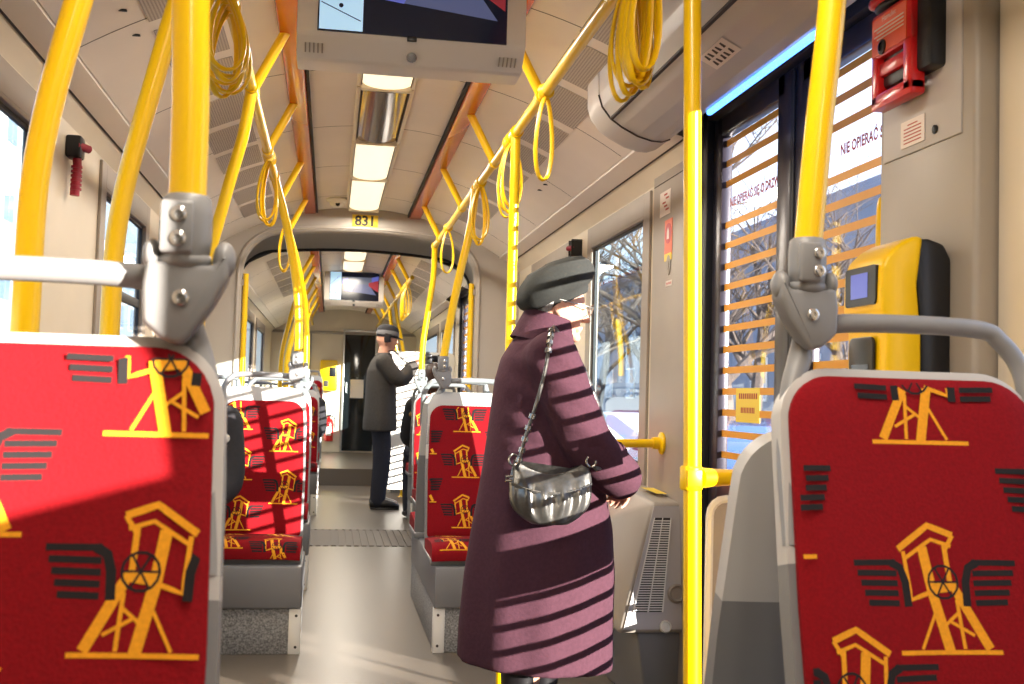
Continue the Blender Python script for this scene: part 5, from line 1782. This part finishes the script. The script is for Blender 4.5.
for sg in (-1, 1):
    mb = MB()
    P = []
    for (x, rx, h) in ((-0.105, 0.036, 0.07), (-0.05, 0.046, 0.09), (0.05, 0.050, 0.085), (0.13, 0.046, 0.06), (0.175, 0.028, 0.035)):
        P.append([Vector((x, sg * 0.10 + rx * cos(2 * pi * i / 16), 0.012 + h / 2 + (h / 2) * sin(2 * pi * i / 16))) for i in range(16)])
    mb.loft(P); mb.box((-0.10, sg * 0.10 - 0.044, 0.0), (0.175, sg * 0.10 + 0.044, 0.018), 0.008)
    mb.build('shoe', 'bootblack', man, local=True)
mb = MB()
T_ = Matrix.Translation(MHd) @ MR
rings = []
for r, z in ((0.093, 0.018), (0.100, 0.035), (0.103, 0.060), (0.100, 0.095), (0.082, 0.125), (0.045, 0.143), (0.008, 0.148)):
    rings.append([T_ @ Vector((r * 1.08 * cos(2 * pi * j / 30), r * 0.86 * sin(2 * pi * j / 30), z)) for j in range(30)])
mb.loft(rings, mi=0)
pk = [T_ @ Vector((0.085 + 0.075 * cos(a), 0.070 * sin(a) * 1.0, 0.030 - 0.02 * cos(a))) for a in [radians(-90 + 180 * i / 12) for i in range(13)]]
mb.add(pk + [p + Vector((0, 0, 0.008)) for p in pk], [tuple(range(13)), tuple(range(13, 26))] + [(i, i + 1, i + 14, i + 13) for i in range(12)], 0)
for sg in (-1, 1):
    pts = [T_ @ Vector((0.0, sg * 0.088, 0.05)), T_ @ Vector((-0.005, sg * 0.092, 0.0)), T_ @ Vector((0.005, sg * 0.084, -0.03))]
    mb.tube(pts, [0.03, 0.028, 0.018], 12, flat=(0.032, 0.010))
ca = mb.build('cap', 'blackcloth', man, local=True)
mb = MB()
mb.tube([T_ @ Vector((0.108 * cos(2 * pi * j / 30), 0.0885 * sin(2 * pi * j / 30), 0.062)) for j in range(30)], 0.01, 8, closed=True, flat=(0.022, 0.003))
mb.build('cap_band', 'capgrey', ca, local=True)
# camera he holds
cm = thing('photo_camera', (mx_ + 0.42, my_, 1.45), 'dark camera held up by the standing person in the cap', 'camera')
mb = MB(); mb.box((-0.045, -0.075, -0.05), (0.03, 0.075, 0.045), 0.012, 3); mb.box((-0.03, -0.03, 0.04), (0.02, 0.03, 0.068), 0.01)
mb.build('camera_body', 'black', cm, local=True)
mb = MB(); mb.lathe([(0.034, 0), (0.034, 0.05), (0.039, 0.055), (0.039, 0.115), (0.030, 0.115), (0.026, 0.09)], Matrix.Translation((0.03, 0, 0.0)) @ Matrix.Rotation(pi / 2, 4, 'Y'), 20); mb.build('lens', 'black', cm, local=True)
mb = MB(); mb.tube(spline([(-0.01, 0.078, 0.02), (-0.06, 0.10, -0.06), (-0.20, 0.09, -0.05), (-0.33, 0.08, 0.06), (-0.42, 0.0, 0.05), (-0.33, -0.09, 0.06), (-0.2, -0.10, -0.05), (-0.06, -0.10, -0.06), (-0.01, -0.078, 0.02)], 5), 0.004, 8, flat=(0.003, 0.009)); mb.build('neck_strap', 'blackcloth', cm, local=True)

# seated passengers ---------------------------------------------------------
def seated(x, y, zs, rz, label, hair_m, coat_m, hood=None, hairlen=0.06, turn=0.0, leg_m='navy'):
    """seated person, local +x = facing; zs = seat height"""
    p = thing('person', (x, y, 0.0 if zs < 0.6 else 0.0), label, 'person', rz=rz)
    hc = Vector((0.02, 0, zs + 0.735))
    R = Matrix.Rotation(turn, 4, 'Z')
    b = MB()
    head_geo(b, hc, R, 0.97)
    limb(b, [(-0.03, 0, zs + 0.50), (-0.01, 0, zs + 0.60), (0.01, 0, zs + 0.69)], [0.065, 0.053, 0.05])
    b.loft([ring_xy(0.0, 0, zs + 0.03, 0.12, 0.16), ring_xy(-0.02, 0, zs + 0.2, 0.11, 0.15), ring_xy(-0.04, 0, zs + 0.4, 0.11, 0.16), ring_xy(-0.03, 0, zs + 0.53, 0.06, 0.12)])
    arms = []
    for sg in (-1, 1):
        limb(b, [(0.0, sg * 0.09, zs + 0.08), (0.40, sg * 0.10, zs + 0.075), (0.42, sg * 0.10, 0.10 if zs < 0.6 else zs - 0.35)], [0.085, 0.062, 0.042])
        limb(b, [(0.40, sg * 0.10, 0.045), (0.56, sg * 0.11, 0.035)], [0.034, 0.028], 12)
        A = (Vector((-0.02, sg * 0.175, zs + 0.50)), Vector((0.08, sg * 0.20, zs + 0.24)), Vector((0.27, sg * 0.08, zs + 0.19)))
        limb(b, A, [0.05, 0.042, 0.027]); arms.append(A)
        hand_geo(b, A[2], (0.8, -sg * 0.5, -0.15), (0, -sg * 0.4, -0.9), -sg, 0.5, 0.95)
    fuse(b, 0.008, 3).build('body', 'skin', p, local=True)
    c = MB()
    c.loft([ring_xy(0.02, 0, zs + 0.012, 0.155, 0.195, 32), ring_xy(0.0, 0, zs + 0.1, 0.155, 0.19, 32), ring_xy(-0.02, 0, zs + 0.25, 0.145, 0.18, 32), ring_xy(-0.035, 0, zs + 0.42, 0.140, 0.19, 32), ring_xy(-0.03, 0, zs + 0.53, 0.11, 0.16, 32), ring_xy(-0.015, 0, zs + 0.585, 0.075, 0.085, 32)])
    for A in arms: limb(c, A, [0.078, 0.068, 0.052], 16)
    fuse(c, 0.012, 3).build('jacket', coat_m, p, local=True, sharp=60)
    l = MB()
    for sg in (-1, 1):
        limb(l, [(0.02, sg * 0.09, zs + 0.092), (0.39, sg * 0.10, zs + 0.085), (0.42, sg * 0.10, 0.10)], [0.088, 0.078, 0.062], 16)
    fuse(l, 0.011, 3).build('trousers', leg_m, p, local=True)
    for sg in (-1, 1):
        s_ = MB()
        s_.loft([[Vector((0.34 + xx, sg * 0.105 + rx * cos(2 * pi * i / 14), 0.01 + h / 2 + (h / 2) * sin(2 * pi * i / 14))) for i in range(14)] for (xx, rx, h) in ((0, 0.036, 0.09), (0.08, 0.046, 0.1), (0.17, 0.046, 0.065), (0.25, 0.026, 0.035))])
        s_.build('shoe', 'bootblack', p, local=True)
    h = MB()
    T = Matrix.Translation(hc) @ R
    for i in range(30):
        a = radians(62 + 236 * i / 29)
        pts = [T @ Vector((0.02 * cos(a), 0.02 * sin(a), 0.122)), T @ Vector((0.075 * cos(a) - 0.004, 0.058 * sin(a), 0.095)), T @ Vector((0.100 * cos(a) - 0.006, 0.078 * sin(a), 0.03)), T @ Vector((0.098 * cos(a) - 0.006, 0.080 * sin(a), -0.03)), T @ Vector((0.085 * cos(a) - 0.008, 0.072 * sin(a), -0.06 - hairlen * (0.8 + 0.3 * sin(i * 1.7))))]
        h.tube(pts, [0.016, 0.017, 0.017, 0.015, 0.006], 8)
    for i in range(12):
        a = radians(-60 + 120 * i / 11)
        h.tube([T @ Vector((0.0, 0.02 * sin(a), 0.124)), T @ Vector((0.06 * cos(a), 0.06 * sin(a), 0.108)), T @ Vector((0.085 * cos(a), 0.068 * sin(a), 0.068))], [0.016, 0.017, 0.010], 8)
    h.build('hair', hair_m, p, local=True)
    if hood:
        q = MB()
        rr = random.Random(3)
        for k in range(3):
            for i in range(24):
                a = radians(50 + 260 * i / 23)
                r = 0.125 + 0.026 * k
                c0 = Vector((-0.02 + r * cos(a), r * 1.18 * sin(a), zs + 0.545 - 0.035 * k + rr.uniform(-0.008, 0.008) - (0.05 if k == 2 else 0)))
                q.ell(c0, (0.028, 0.028, 0.026), None, 8, 6)
        fuse(q, 0.010, 1).build('fur_hood' if hood == 'fur' else 'scarf', hood, p, local=True)
    return p
seated(-0.622, 4.95, 0.455, -pi / 2, 'brown haired passenger in a pale scarf seated by the left wall behind the nearest seat', 'hairbrown', 'blackcloth', 'scarf', 0.05)
seated(0.88, 9.42, 0.50, pi / 2 + 0.12, 'brown haired passenger in a dark jacket with a fur hood seated beyond the passage', 'hairbrown', 'blackcloth', 'fur', 0.08)
seated(-0.29, 11.83, 0.465, -pi / 2, 'dark haired passenger seated on the left of the rear car, seen between yellow poles', 'hairdark', 'blackcloth', None, 0.04)

# ------------------------------------------------------------------ outside
mb = MB(); mb.box((-60, -60, -0.75), (90, 170, -0.55))
tag(mb.build('street', 'asphalt'), 'grey street surface outside the windows', 'street', kind='structure')

def building(x0, x1, ya, yb, h, side, m, label, floors, cols, z0=-0.55):
    """house block with set-in windows on the face looking at the tram"""
    t = thing('building', ((x0 + x1) / 2, (ya + yb) / 2, z0), label, 'building')
    mb = MB()
    xf = x1 if side < 0 else x0
    mb.box((x0, ya, z0), (x1, yb, h))
    mb.box((x0 - 0.25, ya - 0.2, h), (x1 + 0.25, yb + 0.2, h + 0.4))
    mb.build('wall', m, t)
    sg = 1 if side < 0 else -1
    for f in range(floors):
        for c in range(cols):
            y = ya + (c + 0.5) * (yb - ya) / cols
            z = 1.2 + f * (h - 1.5) / floors
            w = MB()
            w.box((min(xf, xf + sg * 0.06), y - 0.85, z), (max(xf, xf + sg * 0.06), y + 0.85, z + 1.75), 0.02, 1, 1)
            w.box((min(xf, xf + sg * 0.08), y - 0.75, z + 0.1), (max(xf, xf + sg * 0.08), y - 0.04, z + 1.65), mi=0)
            w.box((min(xf, xf + sg * 0.08), y + 0.04, z + 0.1), (max(xf, xf + sg * 0.08), y + 0.75, z + 1.65), mi=0)
            w.build('window', ['winblue', 'white'], t)
building(-24, -14, 34, 66, 15, -1, 'facade', 'pale apartment house outside the left windows', 4, 9)
building(-24, -14.5, 70, 108, 17, -1, 'facade2', 'grey apartment house farther along the left side of the street', 4, 10)
building(17, 30, 30, 78, 8, 1, 'facade3', 'blue grey building behind the bare trees on the right', 2, 10)

def tree(x, y, h, seed, label):
    r = random.Random(seed)
    mb = MB()
    def grow(p, d, ln, rad, lev):
        n = 4
        pts = [p]
        for i in range(n):
            d = (d + Vector((r.uniform(-1, 1), r.uniform(-1, 1), r.uniform(-0.5, 0.8))) * (0.10 if lev == 0 else 0.22)).normalized()
            pts.append(pts[-1] + d * ln / n)
        mb.tube(pts, [rad * (1 - 0.5 * i / n) for i in range(n + 1)], 8 if lev < 2 else 5, caps=lev < 2)
        if lev < 4:
            for k in range((6, 5, 4, 4)[lev]):
                i = r.randint(2 if lev == 0 else 1, n)
                a = r.uniform(0, 2 * pi)
                s_ = Vector((cos(a), sin(a), r.uniform(-0.1, 0.8)))
                grow(pts[i], (d * 0.7 + s_ * 0.9).normalized(), ln * r.uniform(0.5, 0.72), rad * (1 - 0.5 * i / n) * 0.6, lev + 1)
    grow(Vector((x, y, -0.6)), Vector((0, 0, 1)), h * 0.45, h * 0.022, 0)
    tag(mb.build('bare_tree', 'bark'), label, 'tree', 'bare trees on the right')
for i, (x, y, h) in enumerate(((6.6, 17.5, 9), (10.8, 27, 10), (7.8, 36, 10), (13.0, 26, 9), (5.2, 24.5, 8), (12.5, 42, 13), (13.2, 54, 12))):
    tree(x, y, h, 40 + i, 'bare winter tree outside the right windows, %s from the tram' % ordn[i])

def car(x, y, m, label, rz=0.0):
    t = thing('parked_car', (x, y, -0.55), label, 'car', rz=rz)
    mb = MB()     # body in side profile (local y along)
    prof = [(-2.1, 0.25), (-2.15, 0.55), (-2.05, 0.82), (-1.2, 0.92), (-0.55, 1.38), (0.75, 1.42), (1.6, 0.98), (2.08, 0.90), (2.15, 0.5), (2.1, 0.25)]
    mb.prism(prof, 'x', -0.85, 0.85, 0, 0.05); mb.build('body', m, t, local=True)
    mb = MB()
    for sx_ in (-1, 1):
        mb.prism([(-1.0, 0.95), (-0.5, 1.32), (0.1, 1.34), (0.1, 0.95)], 'x', sx_ * 0.853, sx_ * 0.862)
        mb.prism([(0.18, 0.95), (0.18, 1.34), (0.72, 1.34), (1.35, 0.98)], 'x', sx_ * 0.853, sx_ * 0.862)
    mb.build('side_windows', 'cabblack', t, local=True)
    for yy in (-1.35, 1.35):
        for sx_ in (-1, 1):
            w = MB(); w.lathe([(0.2, -0.1), (0.31, -0.1), (0.33, -0.06), (0.33, 0.06), (0.31, 0.1), (0.2, 0.1)], Matrix.Translation((sx_ * 0.80, yy, 0.33)) @ Matrix.Rotation(pi / 2, 4, 'Y'), 20)
            w.build('wheel', 'rubber', t, local=True)
car(5.0, 13.4, 'carpaint', 'blue car parked outside behind the striped door')
car(5.4, 20.2, 'white', 'pale car parked farther along outside the tall right window')
